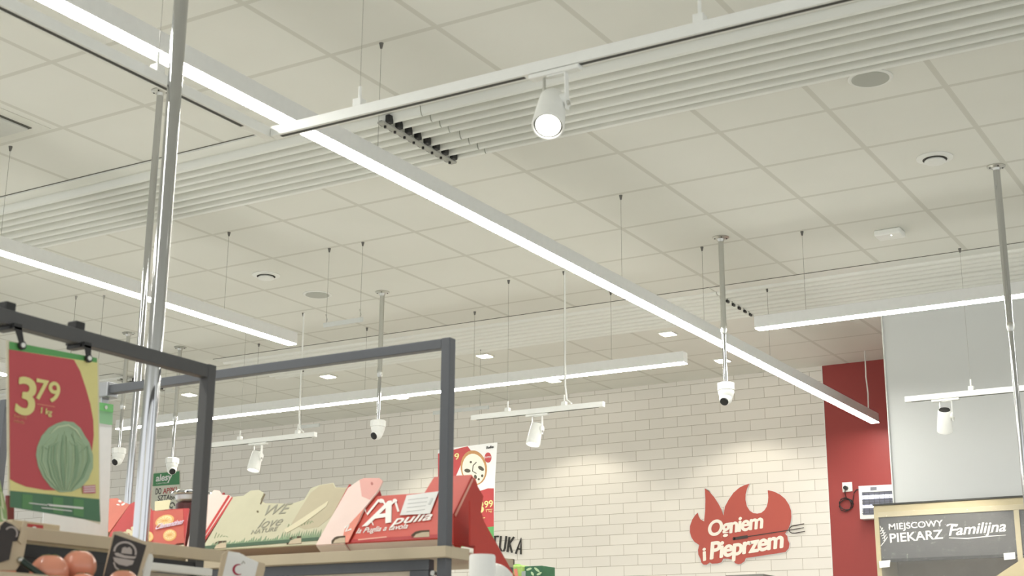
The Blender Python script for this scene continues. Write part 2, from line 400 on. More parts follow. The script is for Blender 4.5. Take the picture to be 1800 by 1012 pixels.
def camera_dome(x, y, d, label, zb=3.19, m=WHITE):
    t = thing('security_camera', label, 'security camera', (x, y, zb-.15)); d = Vector(d).normalized()
    obj('junction_box', MB().lathe((x, y, zb), (0, 0, -1), [(0, .02), (.003, .048), (.007, .058), (.05, .058), (.052, .054)], 8), WHITE, t)
    obj('dome', MB().lathe((x, y, zb-.0525), (0, 0, -1), [(0, .05), (.008, .052), (.025, .048), (.06, .036), (.075, .026), (.08, .01)], 32), WHITE, t, True)
    c = Vector((x, y, zb-.108))+Vector((d.x, d.y, 0))*.012; obj('eyeball', MB().sph(c, .041, seg=28), WHITE, t, True)
    l = obj('lens', MB().lathe(c+d*.030, d, [(0, .027), (.008, .0265), (.0105, .022), (.012, .008)], 28), BLACK, t, True)
camera_pole(-3.457, 8.374, 'thin steel pole hanging from ceiling in front of the long pendant light')
camera_dome(-3.457, 8.374, (.0, -.62, -.50), 'white dome security camera hanging above the flame sign')
camera_pole(-6.192, 8.364, 'thin steel pole hanging from ceiling inside the rear grey frame')
camera_dome(-6.192, 8.364, (-.12, -.75, -.42), 'white dome security camera hanging above the red and pink fruit trays')
camera_pole(-8.823, 8.354, 'thin steel pole hanging from ceiling at left, the left one of a pair')
camera_dome(-8.823, 8.354, (.05, -.8, -.5), 'white dome security camera next to the white back of a hanging sign')
camera_pole(-8.812, 8.96, 'thin steel pole hanging from ceiling between the chrome poles and the grey post')
camera_dome(-8.812, 8.96, (.717, -.5, -.5), 'white dome security camera above the green and white wall sign')

def service_pole(x, y, r, label, zj=None, m=CHROME):
    t = thing('service_pole', label, 'pole', (x, y, 0)); flange(t, x, y, r*2.2+.008)
    if zj:
        obj('upper_tube', MB().cyl((x, y, zj), (x, y, ZC-.02), r, 32), CHROME, t, True)
        obj('collar', MB().lathe((x, y, zj+.01), (0, 0, -1), [(0, r), (.01, r*1.12), (.03, r*1.12), (.05, r*.85)], 24), STEEL, t, True)
        obj('lower_tube', MB().cyl((x, y, 0), (x, y, zj-.03), r*.8, 32), CHROME, t, True)
    else:
        obj('tube', MB().cyl((x, y, 0), (x, y, ZC-.02), r, 40), CHROME, t, True)
    obj('foot', MB().lathe((x, y, 0), (0, 0, 1), [(0, r*2.4), (.006, r*2.4), (.01, r*1.3), (.03, r*1.15)], 28), STEEL, t, True)
service_pole(-4.933, 4.752, .017, 'slimmer chrome pole with its ceiling flange showing at upper left')
service_pole(-3.063, 3.009, .0231, 'thick chrome pole in front at left, rising out of the top of the frame')
service_pole(-1.586, 7.92, .0195, 'slim chrome pole at the right edge in front of the bakery case', 3.24)

# ------------------------------------------------------------------ ceiling fittings
def disc(name, x, y, prof, label, cat, m, inner=None, inner_prof=None, iname='grille'):
    t = thing(name, label, cat, (x, y, ZC-.02))
    obj('rim', MB().lathe((x, y, ZC-.0005), (0, 0, -1), prof, 40), m, t, True)
    if inner: obj(iname, MB().lathe((x, y, ZC-.0005), (0, 0, -1), inner_prof, 40), inner, t, True)
GRL = mat('speaker mesh', (176, 178, 170), .8, 0, .1, 400)
for x, y, l in ((-1.826, 6.375, 'round grey ceiling loudspeaker at upper right'), (-6.659, 8.172, 'round grey ceiling loudspeaker at left, next to the air valve')):
    disc('ceiling_speaker', x, y, [(0, .108), (.004, .108), (.008, .1), (.006, .088)], l, 'loudspeaker', WHITEM, GRL, [(0, .09), (.008, .09), (.01, .05), (.0105, .01)])
for x, y, l in ((-1.849, 7.612, 'round white ceiling air valve with dark ring at right'), (-6.65, 7.571, 'round white ceiling air valve with dark ring at left')):
    t = thing('air_valve', l, 'air vent', (x, y, ZC-.03))
    obj('outer_ring', MB().lathe((x, y, ZC-.0005), (0, 0, -1), [(0, .1), (.005, .1), (.009, .092), (.012, .074), (.012, .068)], 40), WHITEM, t, True)
    obj('gap', MB().lathe((x, y, ZC-.0005), (0, 0, -1), [(0, .067), (.0125, .067), (.0128, .05)], 40), mat('vent gap', (70, 68, 60), .8), t, True)
    obj('center_disc', MB().lathe((x, y, ZC-.013), (0, 0, -1), [(0, .05), (.008, .058), (.014, .058), (.02, .05), (.022, .02)], 40), WHITEM, t, True)
t = thing('emergency_light', 'small white box fitting on the ceiling at right', 'emergency light', (-2.46, 8.8, ZC-.045))
obj('case', MB().box((-2.545, 8.73, ZC-.04), (-2.375, 8.86, ZC-.0005), .008), WHITE, t)
obj('indicator', MB().cyl((-2.44, 8.76, ZC-.043), (-2.44, 8.76, ZC-.0385), .004, 10), LENS, t)

DL = [(-8.414, 10.542, 'small square downlight at left of the middle row, inside the rear grey frame', 10, 110),
      (-6.646, 10.538, 'small square downlight just right of the rear grey frame', 10, 110),
      (-4.873, 10.59, 'small square downlight close under the long pendant light', 10, 110),
      (-10.202, 10.548, 'small square downlight just left of the front grey post', 10, 110),
      (-4.873, 11.747, 'small square downlight behind the middle camera pole, nearest the brick wall', 34, 104),
      (-6.629, 11.76, 'small square downlight near the wall, partly behind the low long pendant light', 34, 104),
      (-8.40, 11.72, 'small square downlight near the wall, above the short left track', 34, 104),
      (-3.10, 11.74, 'small square downlight in the recess before the red wall', 6, 90)]
for x, y, l, pw, sz in DL:
    t = thing('downlight', l, 'downlight', (x, y, ZC-.02))
    obj('frame', MB().box((x-.066, y-.066, ZC-.012), (x+.066, y+.066, ZC-.0005), .004), WHITE, t)
    obj('glass', MB().box((x-.054, y-.054, ZC-.016), (x+.054, y+.054, ZC-.0125), .002), DLM, t)
    ld = bpy.data.lights.new('downlight_beam', 'SPOT'); ld.energy = pw; ld.color = (1, .93, .78); ld.spot_size = math.radians(sz); ld.spot_blend = .35; ld.shadow_soft_size = .05
    lo = bpy.data.objects.new('downlight_beam', ld); COL.objects.link(lo); lo.parent = t; lo.location = (0, 0, 0)

# square air diffuser at the left edge
t = thing('square_air_diffuser', 'square ceiling air diffuser cut by the left edge of the picture', 'air vent', (-6.11, 4.53, ZC-.03))
obj('frame', MB().box((-6.43, 4.255, ZC-.004), (-5.80, 4.825, ZC-.0005), .001), mat('diffuser frame', (214, 214, 205), .7), t)
GV = mat('diffuser shadow gap', (96, 96, 88), .8)
obj('gap', MB().box((-6.35, 4.30, ZC-.008), (-5.872, 4.757, ZC-.0042)), GV, t)
obj('plate', MB().box((-6.34, 4.312, ZC-.02), (-5.884, 4.745, ZC-.0085), .004), mat('diffuser plate', (196, 197, 190), .6), t)

# hanging banner rails
def hang_rail(x0, x1, y, z, wires, label):
    t = thing('banner_rail', label, 'rail', ((x0+x1)/2, y, z))
    obj('profile', MB().box((x0, y-.008, z-.02), (x1, y+.008, z+.012), .003), mat('pale rail', (205, 208, 205), .4), t)
    for x in wires:
        wv = wire(t, x, y, z+.012, .0013)
        obj('hook', MB().tube([(x, y, z+.012), (x+.008, y, z+.03), (x, y, z+.05), (x-.006, y, z+.07)], .003, 6), STEEL, wv)
hang_rail(-5.87, -5.545, 7.285, 3.632, (-5.85, -5.568), 'pale empty hanging rail on two wires beside the middle-left camera pole')
hang_rail(-8.47, -8.22, 10.2, 3.62, (-8.44,), 'short pale empty hanging rail low over the brick wall at left')
hang_rail(-7.0, -6.42, 10.26, 3.63, (-6.513,), 'pale hanging rail directly above the banner')

# ------------------------------------------------------------------ banner with a baked round loaf print
B = Plane.Y(10.26)
t = thing('hanging_banner', 'hanging white and red food price banner right of the rear grey post', 'banner', B.P(830, 925))
ban = MB(); slab(B, [(770, 790), (874, 777), (870, 845), (868, 925), (868, 955), (770, 965)], 0, .003, ban)
obj('sheet', ban, PAPER, t)
obj('top_wire', MB().cyl(B.P(842, 782), B.P(842, 782)+Vector((0, 0, .30)), .0015, 6), WIRE, t)
d = .001
decal(B, [(770, 797), (822, 784), (828, 792), (825, 800), (812, 812), (800, 840), (770, 845)], RED, t, 'red_panel', d)
decal(B, [(770, 868), (800, 872), (845, 862), (858, 858), (868, 858), (868, 925), (770, 935)], RED, t, 'red_panel', d)
decal(B, [(770, 935), (868, 925), (868, 955), (770, 965)], GREEN, t, 'green_strip', d)
crust = mat('baked crust print', (186, 140, 92), .7, 0, .2, 60)
obj('bread_print', slab(B, ell(833, 822, 23, 31, -8), .002, .0008), crust, t)
obj('topping_print', slab(B, ell(833, 824, 20, 27, -8), .003, .0008), mat('cheese print', (232, 226, 208), .7, 0, .06, 30), t)
ol = MB()
for e in (ell(822, 827, 5.5, 3.4, 10), ell(846, 823, 6, 3.2, 35), ell(836, 838, 2.5, 4, -10), ell(828, 812, 2, 2), ell(848, 836, 2, 2.5), ell(842, 842, 2, 2)): slab(B, e, .004, .0008, ol)
ribbon(B, [(838, 812), (832, 818), (831, 828), (838, 832)], 1.6, .004, ol)
obj('olive_print', ol, mat('olive print', (78, 74, 60), .6), t)
obj('badge', slab(B, ell(858, 804, 6, 9), .002, .0008), RED, t)
text(B, 'SUPER', (853, 805), (863, 804), 3, PAPER, t, d=.003)
text(B, 'Bułka', (855, 789), (868, 787), 5, mat('dark print', (60, 58, 56), .6), t, d=.003, bold=.02, shear=.2)
text(B, '9', (800, 808), (808, 806), 11, YEL, t, 'price_numeral', d=.003, bold=.02)
text(B, '3', (839, 902), (851, 900), 21, YEL, t, 'price_numeral', d=.003, bold=.03)
text(B, '99', (852, 892), (867, 890), 12, YEL, t, 'price_numeral', d=.003, bold=.02)
text(B, '1 kg', (855, 900), (865, 899), 3.5, YEL, t, d=.003)
u = MB(); ribbon(B, [(854, 896), (866, 894.5)], 1, .003, u); ribbon(B, [(843, 911), (853, 909.5)], 1.2, .003, u); ribbon(B, [(844, 918), (850, 917)], 1.2, .003, u)
obj('text_line', u, YEL, t)

# ------------------------------------------------------------------ flame sign on the brick wall
W = Plane.Y(WY-.002)
def r5(x, y): return (1140+x/4.362, 780+y/4.362)
fl = [(435, 342), (470, 368), (505, 408), (540, 462), (562, 505), (577, 552), (590, 480), (620, 425), (655, 375), (700, 336), (740, 316), (776, 306),
      (757, 345), (746, 385), (745, 430), (756, 478), (778, 512), (805, 530), (838, 535), (868, 528), (893, 508), (910, 480), (919, 445), (922, 410), (917, 355),
      (965, 366), (1010, 388), (1050, 422), (1078, 465), (1094, 510), (1097, 560), (1090, 610), (1075, 650), (1048, 688), (1066, 705), (1070, 735), (1083, 765), (1077, 800), (1052, 828),
      (980, 840), (900, 852), (820, 865), (748, 874), (738, 900), (712, 918), (690, 923), (668, 914), (650, 888), (610, 880), (575, 880), (560, 908), (530, 916), (490, 918), (472, 908), (450, 926), (425, 926), (408, 908), (402, 880), (386, 850), (383, 815), (392, 775),
      (355, 750), (332, 715), (321, 675), (322, 630), (338, 582), (360, 548), (380, 528), (386, 552), (400, 578), (430, 595), (437, 520), (440, 430)]
t = thing('flame_sign', 'red flame-shaped sign with white lettering and a fork on the brick wall', 'sign', W.P(1310, 993))
obj('white_backing', ribbon(W, [r5(*p) for p in fl+fl[:2]], 3.2, .006, slab(W, [r5(*p) for p in fl], .006, .006), .006), PAPER, t)
obj('flame_panel', slab(W, [r5(*p) for p in fl], .012, .006), mat('faded red flame', (182, 84, 72), .5, 0, .05, 8), t)
CREAM = mat('cream lettering', (244, 238, 226), .5)
text(W, 'Ogniem', r5(470, 706), r5(888, 642), 27, CREAM, t, d=.014, bold=.05, shear=.22, space=.9)
text(W, 'i', r5(425, 895), r5(457, 888), 24, CREAM, t, d=.014, bold=.045, shear=.12)
text(W, 'Pieprzem', r5(478, 882), r5(1045, 790), 30, CREAM, t, d=.014, bold=.055, shear=.22, space=.9)
fk = MB(); ribbon(W, [r5(660, 727), r5(765, 711)], [4.6, 5.6], .016, fk); ribbon(W, [r5(765, 711), r5(1082, 662)], 1.6, .016, fk)
slab(W, [r5(*p) for p in ell(660, 727, 11, 13)], .016, .0008, fk)
tr = [r5(1205, 670), r5(1130, 685), r5(1105, 685), r5(1088, 675), r5(1082, 660), r5(1086, 645), r5(1102, 632), r5(1125, 627), r5(1198, 613)]
ribbon(W, tr, 1.7, .016, fk); ribbon(W, [r5(1086, 662), r5(1196, 643)], 1.5, .016, fk)
obj('fork', fk, mat('dark fork print', (66, 56, 52), .5), t)

# black wall lettering
t = thing('wall_lettering', 'tall thin black letters on the brick wall beside the hanging banner', 'lettering', W.P(890, 978))
LET = mat('black letters', (48, 46, 42), .5)
def letters(seq, parent, wpx=2.6):
    for strokes in seq:
        mb = MB()
        for s_ in strokes: ribbon(W, s_, wpx, .012, mb, .012)
        obj('letter', mb, LET, parent)
letters([[[(866, 943), (877, 942.5)], [(871, 943), (868, 970)]],
         [[(881, 942), (879, 962), (882, 968), (886, 968), (888, 963), (890.5, 942)]],
         [[(896, 943.5), (892.5, 970)], [(904, 943.5), (896, 955), (900.5, 971)]],
         [[(907, 973), (916.5, 946), (916, 974)], [(910, 964), (916, 965)]]], t)

# green and white wall sign at left
t = thing('wall_sign', 'green and white wall sign with black and red capitals, behind the canister', 'sign', W.P(290, 900))
obj('board', slab(W, [(245, 832), (316, 826), (317, 892), (245, 899)], .006, .006), mat('pale sign board', (214, 214, 198), .6), t)
obj('green_panel', slab(W, [(262, 833), (316, 828), (316, 851), (262, 855)], .008, .002), mat('green sign panel', (76, 138, 92), .6), t)
text(W, 'alesy', (275, 846), (303, 843), 12, PAPER, t, d=.010, bold=.04, shear=.1)
text(W, 'CENTRUM', (276, 851), (298, 849), 2.2, PAPER, t, d=.010)
DK = mat('dark print', (60, 58, 56), .6)
text(W, 'W', (249, 871), (257, 870), 12, DK, t, d=.008, bold=.01)
text(W, 'DO', (274, 869), (284, 868), 11, DK, t, d=.008, bold=.01)
text(W, 'APPKI', (287, 868), (311, 865), 10, RED, t, d=.008, bold=.01)
text(W, 'Z', (249, 884), (254, 883), 10, DK, t, d=.008, bold=.01)
text(W, 'SZTABKI', (278, 880), (312, 877), 9.5, DK, t, d=.008, bold=.01)

# ------------------------------------------------------------------ red wall: socket, cable and insect lamp
t = thing('wall_socket', 'white wall socket with a black plug on the red wall', 'socket', W.P(1490, 865))
obj('plate', slab(W, [(1481, 848), (1498, 847), (1499, 863), (1482, 865)], .012, .012), WHITE, t)
pc = W.P(1488.5, 858); obj('plug', MB().cyl(pc+Vector((0, -.012, 0)), pc+Vector((0, -.05, 0)), .018, 20), BLACK, t)
def wp(x, y, o): p = W.P(x, y); return p+Vector((0, -o, 0))
pts = [wp(1489, 860, .045), wp(1487, 866, .03), wp(1488, 874, .012)]
for k in range(34):
    a = -1.4+k*.62; rr = 10.5+1.7*math.sin(k*.9); pts.append(wp(1488+rr*math.cos(a)*1.08, 887+rr*math.sin(a), .010+.0006*k))
pts += [wp(1500, 884, .02), wp(1501, 872, .012), wp(1502, 866, .012), wp(1506, 861, .012), wp(1512, 860, .012)]
tag(obj('power_cord', MB().tube(pts, .0045, 6), BLACK), 'coiled black power cord hanging on the red wall', 'cord')
t = thing('insect_trap_lamp', 'white wall-mounted insect lamp with grille beside the pale grey wall', 'insect lamp', W.P(1540, 912))
I = Plane.Y(WY-.11)
obj('casing', slab(I, [(1509, 854), (1574, 851), (1576, 909), (1512, 912)], .0, .108), WHITE, t)
obj('opening', slab(I, [(1515, 865), (1573, 862), (1574, 902), (1517, 905)], .001, .001), mat('lamp interior', (120, 122, 135), .6), t)
obj('tube', slab(I, [(1516, 871), (1573, 868), (1573, 874), (1516, 877)], .005, .003), mat('violet tube', (235, 235, 255), .4, emit=2.5), t)
obj('tube', slab(I, [(1516, 888), (1573, 885), (1573, 890), (1516, 893)], .005, .003), mat('violet tube', (235, 235, 255), .4, emit=2.5), t)
g = MB()
for k in range(9): ribbon(I, [(1516, 866+4.6*k), (1574, 863+4.6*k)], .9, .009, g, .002)
for k in range(7): ribbon(I, [(1519+9*k, 866), (1520+9*k, 903)], .9, .011, g, .002)
obj('grille', g, mat('grille wire', (90, 92, 96), .4), t)
obj('label_plate', slab(I, [(1530, 856), (1541, 855.5), (1541, 861), (1530, 862)], .002, .002), mat('grey label', (130, 132, 140), .5), t)

# ------------------------------------------------------------------ bakery case
CY = 10.2; Cp = Plane.Y(CY)
def cz(px, py): return Cp.P(px, py)
z_top = cz(1535, 886).z; xl = cz(1535, 886).x; xr = cz(1779, 900).x
t = thing('bakery_case', 'beige framed bakery case with dark lettered header at bottom right', 'display case', ((xl-1.0)/1, CY+.2, 0))
t.location.x = (xl+xr)/2
WOODC = mat('beige case frame', (182, 171, 140), .6, 0, .06, 12)
zt = z_top
obj('roof', MB().box((xl-.005, CY-.01, zt-.012), (1.5, CY+.44, zt), .001), SLOT, t)
obj('top_rail', MB().box((xl, CY, zt-.095), (1.5, CY+.03, zt-.0125)), WOODC, t)
obj('side_panel', MB().box((xl, CY+.031, 0), (xl+.03, CY+.43, zt-.0125)), WOODC, t)
obj('stile', MB().box((xl, CY, 0), (xl+.032, CY+.03, zt-.0955)), WOODC, t)
obj('stile', MB().box((xr+.01, CY, 0), (xr+.045, CY+.03, zt-.0955)), WOODC, t)
obj('back_panel', MB().box((xl+.031, CY+.40, 0), (1.5, CY+.42, zt-.013)), mat('case interior', (150, 138, 124), .7, 0, .2, 6), t)
hz0, hz1 = cz(1600, 980).z, zt-.098
obj('header', MB().box((xl+.034, CY+.012, hz0), (xr+.008, CY+.03, hz1)), mat('charcoal header', (72, 72, 72), .5, 0, .1, 10), t, label='charcoal header with white lettering')
obj('header', MB().box((xr+.047, CY+.012, hz0), (1.5, CY+.03, hz1)), mat('charcoal header', (92, 92, 92), .5), t)
obj('header_rail', MB().box((xl+.033, CY+.002, hz0-.022), (1.5, CY+.028, hz0-.001)), BLACK, t)
Hp = Plane.Y(CY+.011)
CH = mat('chalk lettering', (236, 234, 228), .6)
text(Hp, 'MIEJSCOWY', (1563, 931), (1658, 924), 11, CH, t, d=.001, bold=.015)
text(Hp, 'PIEKARZ', (1565, 953), (1658, 946), 16, CH, t, d=.001, bold=.02)
text(Hp, 'Familijna', (1668, 941), (1769, 933), 19, CH, t, d=.001, bold=.02, shear=.3)
u = MB(); ribbon(Hp, [(1664, 924), (1670, 921), (1684, 922)], 2.2, .001, u); ribbon(Hp, [(1668, 945), (1700, 946), (1740, 942), (1768, 940)], [.8, 1.6, 1.6, .6], .001, u)
for k in range(5):
    ribbon(Hp, [(1545+2*k, 934+4*k), (1549+2*k, 932+4*k), (1552+2*k, 927+4*k)], 1.3, .001, u)
ribbon(Hp, [(1546, 962), (1556, 950), (1553, 936), (1547, 924)], 1.2, .001, u)
obj('swash', u, CH, t)
# shelf, loaves behind glass
obj('shelf', MB().box((xl+.032, CY+.06, 1.93), (1.5, CY+.39, 1.95)), WOODC, t)
gl = bpy.data.materials.new('case film'); gl.use_nodes = True; nt = gl.node_tree; b = nt.nodes['Principled BSDF']
b.inputs['Base Color'].default_value = (.9, .92, .92, 1); b.inputs['Roughness'].default_value = .04; b.inputs['Alpha'].default_value = .05; b.inputs['Specular IOR Level'].default_value = 1
n = nt.nodes.new('ShaderNodeTexNoise'); n.inputs['Scale'].default_value = 9; n.inputs['Distortion'].default_value = 1.5; bp = nt.nodes.new('ShaderNodeBump'); bp.inputs['Strength'].default_value = .6; bp.inputs['Distance'].default_value = .03
nt.links.new(n.outputs['Fac'], bp.inputs['Height']); nt.links.new(bp.outputs[0], b.inputs['Normal'])
obj('clear_film', MB().box((xl+.035, CY-.012, 1.2), (xr+.25, CY-.010, zt-.06)), gl, t)
G = Plane.Y(CY-.016)
obj('price_tag', slab(G, [(1545, 986), (1565, 984), (1564, 996), (1546, 998)], 0, .002), PAPER, t)
obj('price_tag', slab(G, [(1764, 972), (1784, 970), (1785, 982), (1765, 984)], 0, .002), PAPER, t)
obj('door_panel', slab(Plane.Y(CY-.02), [(1745, 1016), (1772, 998), (1800, 980), (1830, 962), (1840, 1016)], 0, .003), WOODC, t)
LO = mat('bread crust', (176, 128, 80), .7, 0, .2, 30, bump=.4)
for k, (x, r_) in enumerate(((-2.85, .05), (-2.66, .06), (-2.45, .055), (-2.25, .06))):
    tag(obj('bread_loaf', MB().sph((x, CY+.22, 1.951+r_*.8), r_, 1.4, 1, .8), LO, None, True), ['round brown loaf at the left end of the bakery case shelf', 'brown loaf second from left in the bakery case', 'brown loaf third from left in the bakery case', 'brown loaf fourth from left in the bakery case'][k], 'bread', 'loaves in the bakery case')

# low grey cabinet top at the bottom edge right of centre
c0 = Plane.Y(9.6).P(1275, 1010); c1 = Plane.Y(9.6).P(1342, 1008)
tag(obj('cabinet', MB().box((c0.x, 9.6, 0), (c1.x, 10.1, c1.z), .004), mat('cabinet grey', (120, 118, 112), .5)), 'grey cabinet top just showing at the bottom edge below the flame sign', 'cabinet')

# ------------------------------------------------------------------ far shelf with green cartons
S = Plane.Y(8.6)
t = thing('store_shelf', 'shelf unit below the green cartons behind the red carton stand', 'shelf', (-5.1, 8.8, 0))
obj('carcass', MB().box((-5.45, 8.62, 0), (-4.7, 9.0, 1.88), .003), WHITEM, t)
obj('top_board', MB().box((-5.47, 8.56, 1.881), (-4.68, 9.02, 1.90), .002), BOARD, t)
p = S.P(922, 995); q = S.P(953, 992)
t = thing('produce_carton', 'small dark green carton with leaf print at the bottom edge', 'carton', ((p.x+q.x)/2, 8.7, 1.901))
obj('body', MB().box((p.x, 8.6, 1.901), (q.x, 8.78, p.z), .003), mat('deep green carton', (48, 96, 66), .6, 0, .4, 12), t)
lf = MB()
for e in (ell(944, 1001, 6, 2, 40), ell(948, 1008, 5, 2, -30), ell(930, 1000, 5, 2, -20), ell(936, 1008, 4, 2, 60)): slab(S, e, .002, .001, lf)
obj('leaf_print', lf, mat('pale leaf print', (176, 200, 160), .6), t)
obj('window_print', slab(S, [(917, 1004), (924, 1003), (924, 1014), (917, 1014)], .002, .001), mat('grey print', (150, 160, 155), .6), t)
p = S.P(897, 993); q = S.P(914, 990)
t = thing('salad_bag', 'bright green and red salad pack left of the dark green carton', 'salad pack', ((p.x+q.x)/2, 8.7, 1.901))
obj('pack', MB().box((p.x-.03, 8.62, 1.901), (q.x+.01, 8.74, p.z), .012), mat('leafy pack print', (150, 180, 96), .5, 0, .55, 28), t)
obj('leaf', MB().sph((p.x+.02, 8.66, p.z), .03, 1.2, .6, .4), mat('leaf green', (120, 165, 70), .6, 0, .3, 40), t, True)
obj('label_print', slab(Plane.Y(8.619), [(903, 1000), (909, 999), (911, 1012), (905, 1012)], .001, .001), mat('pink print', (214, 130, 110), .6), t)
p = S.P(884, 981); q = S.P(893, 981)
tag(obj('sign_holder', MB().box((p.x, 8.66, 1.901), (q.x, 8.69, p.z), .003), BLACK), 'small black holder standing beside the salad pack', 'sign holder')

# ------------------------------------------------------------------ rear display rack
RY = 3.60
t = rack = thing('display_rack', 'rear dark grey steel display rack carrying the tilted fruit trays', 'display rack', (-3.42, 3.7, 0))
obj('post', MB().box((-2.4315, RY, 0), (-2.3985, RY+.033, 2.351), .0025), GREYM, t)
obj('post', MB().box((-4.465, RY, 0), (-4.432, RY+.033, 2.351), .0025), GREYM, t)
obj('top_rail', MB().box((-4.431, RY+.001, 2.319), (-2.432, RY+.032, 2.350), .002), GREYM, t)
obj('shelf_board', MB().box((-4.5, RY-.03, 1.673), (-2.38, RY-.0005, 1.706), .0015).box((-4.42, RY-.0006, 1.68), (-2.44, RY+.46, 1.7055)).box((-2.397, RY-.0006, 1.673), (-2.38, RY+.10, 1.706)), BOARD, t)
obj('beam', MB().box((-4.43, RY, 1.640), (-2.46, RY+.03, 1.672), .002), GREYM, t)
obj('stile', MB().box((-2.53, RY+.0, 0), (-2.46, RY+.03, 1.6395), .002), GREYM, t)
obj('infill_panel', MB().box((-4.43, RY+.008, .3), (-2.531, RY+.02, 1.6395)), mat('infill beige', (196, 184, 164), .6), t)
obj('bolt', MB().cyl((-2.445, RY-.002, 1.63), (-2.445, RY+.02, 1.63), .008, 10), STEEL, t)
obj('rear_leg', MB().box((-2.47, RY+.43, 0), (-2.44, RY+.46, 1.679)), GREYM, t)
obj('rear_leg', MB().box((-4.42, RY+.43, 0), (-4.39, RY+.46, 1.679)), GREYM, t)
obj('clamp', MB().box((-3.925, RY-.012, 2.305), (-3.875, RY+.044, 2.362), .004), mat('silver clamp', (168, 170, 172), .3, .8), t)
obj('clamp_hook', MB().prism([(-3.911, RY-.006, 2.305), (-3.911, RY+.03, 2.305), (-3.911, RY+.02, 2.262), (-3.911, RY+.0, 2.262)], (.006, 0, 0)), mat('silver clamp', (168, 170, 172), .3, .8), t)

# tilted fruit trays standing on the rear rack
LEAN = Vector((0, .588, .809))
def crate_plane(dy): return Plane((-3.5, 3.74+dy, 1.7525), (1, 0, 0), LEAN)
def tray(name, label, outline, mfront, medge, munder, holes=(), dy=0.0, depth=.075, cat='fruit tray', mside=None):
    pl = crate_plane(dy); wv = -pl.n
    pts3 = [pl.P(*p) for p in outline]
    uu = [(q-pl.o).dot(pl.u) for q in pts3]; vv = [(q-pl.o).dot(pl.v) for q in pts3]
    vmin = min(vv)
    low = [(a, b) for a, b in zip(uu, vv)]
    ul, ur = min(a for a, b in low if b < vmin+.06), max(a for a, b in low if b < vmin+.06)
    c = pl.o+pl.u*((ul+ur)/2)+pl.v*vmin+wv*depth
    t = thing(name, label, cat, (c.x, c.y, c.z))
    mb = MB(); mb.prism(pts3, wv*.005); obj('front_panel', mb, mfront, t)
    def Q(a, b, c_): return pl.o+pl.u*a+pl.v*b+wv*c_
    vb = vmin
    obj('base_panel', MB().prism([Q(ul, vb, .0055), Q(ur, vb, .0055), Q(ur, vb, depth), Q(ul, vb, depth)], pl.v*.005), munder, t)
    vl = max(b for a, b in low if a < ul+.05); vr = max(b for a, b in low if a > ur-.06)
    for ua, vt, sg in ((ul, max(vl, vmin+.1), 1), (ur, max(vr, vmin+.1), -1)):
        obj('side_panel', MB().prism([Q(ua, vb+.0055, .0055), Q(ua, vt-.012, .0055), Q(ua, vt-.04, depth), Q(ua, vb+.0055, depth)], pl.u*.008*sg), medge, t)
    for i, (cx, cy_, rx, ry) in enumerate(holes):
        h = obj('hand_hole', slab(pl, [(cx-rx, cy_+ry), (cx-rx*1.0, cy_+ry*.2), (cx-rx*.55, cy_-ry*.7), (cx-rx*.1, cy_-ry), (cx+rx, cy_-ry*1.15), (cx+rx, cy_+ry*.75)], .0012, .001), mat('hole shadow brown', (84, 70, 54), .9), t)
        obj('inner_card', slab(pl, [(cx-rx*.75, cy_+ry*.95), (cx-rx*.45, cy_+ry*.05), (cx+rx*.2, cy_-ry*.45), (cx+rx, cy_-ry*.6), (cx+rx, cy_+ry*.72)], .0022, .001), CARD, h)
    return t, pl
SAL = mat('salmon carton', (206, 116, 98), .6, 0, .1, 18)
PINK = mat('pale pink carton', (236, 212, 202), .6, 0, .06, 14)
BEIGEG = mat('beige printed carton', (200, 196, 168), .65, 0, .07, 16)
DKRED = mat('dark red carton', (176, 44, 46), .6)
UND = mat('brown carton underside', (150, 128, 110), .8)
WUND = mat('white carton underside', (222, 210, 200), .7)

t, pl = tray('fruit_tray', 'salmon cardboard fruit tray at the left end of the rear rack', [(150, 934), (193, 934), (228, 886), (217, 882), (206, 875), (193, 876), (182, 884)], SAL, DKRED, UND, dy=.028)
u = MB()
for e in (ell(211, 881, 3, 2, 20), ell(217, 886, 4, 1.6, -30), ell(208, 887, 3, 1.2, 10)): slab(pl, e, .0012, .001, u)
obj('white_print', u, PAPER, t)
t, pl = tray('fruit_tray', 'red cardboard fruit tray printed with orange slices behind the thick chrome pole', [(185, 967), (193, 938), (229, 885), (240, 880), (256, 877), (268, 897), (323, 893), (332, 893), (322, 970)], mat('red fruit carton', (184, 52, 54), .55, 0, .08, 10), DKRED, UND, [(314, 961, 10, 6)], dy=.016)
ORG = mat('orange slice print', (226, 178, 110), .6); ORC = mat('orange slice pale print', (240, 214, 160), .6)
decal(pl, [(270, 899), (322, 895), (325, 966), (270, 964)], mat('orange red print', (192, 90, 76), .6), t, 'printed_panel', .0012)
for cx, cy_, rx, ry in ((299, 941, 12, 10), (290, 916, 17, 10), (262, 943, 8, 9)):
    o_ = obj('orange_slice_print', slab(pl, ell(cx, cy_, rx, ry, -20), .0024, .001), ORG, t)
    u = MB()
    slab(pl, ell(cx, cy_, rx*.8, ry*.8, -20), .0034, .001, u); obj('pulp_print', u, ORC, o_)
    u = MB()
    for k in range(6):
        a = k*math.pi/6; ribbon(pl, [(cx-rx*.7*math.cos(a), cy_-ry*.7*math.sin(a)), (cx+rx*.7*math.cos(a), cy_+ry*.7*math.sin(a))], .7, .0044, u)
    obj('segment_print', u, ORG, o_)
u = MB()
for k, (x, y) in enumerate(((220, 938), (227, 934), (235, 930), (243, 926), (249, 922), (232, 938), (240, 935), (248, 931), (224, 943))): slab(pl, ell(x, y, 5, 3.5, 20*k), .0018+.0003*k, .001, u)
obj('blossom_print', u, mat('cream blossom print', (226, 214, 176), .6), t)
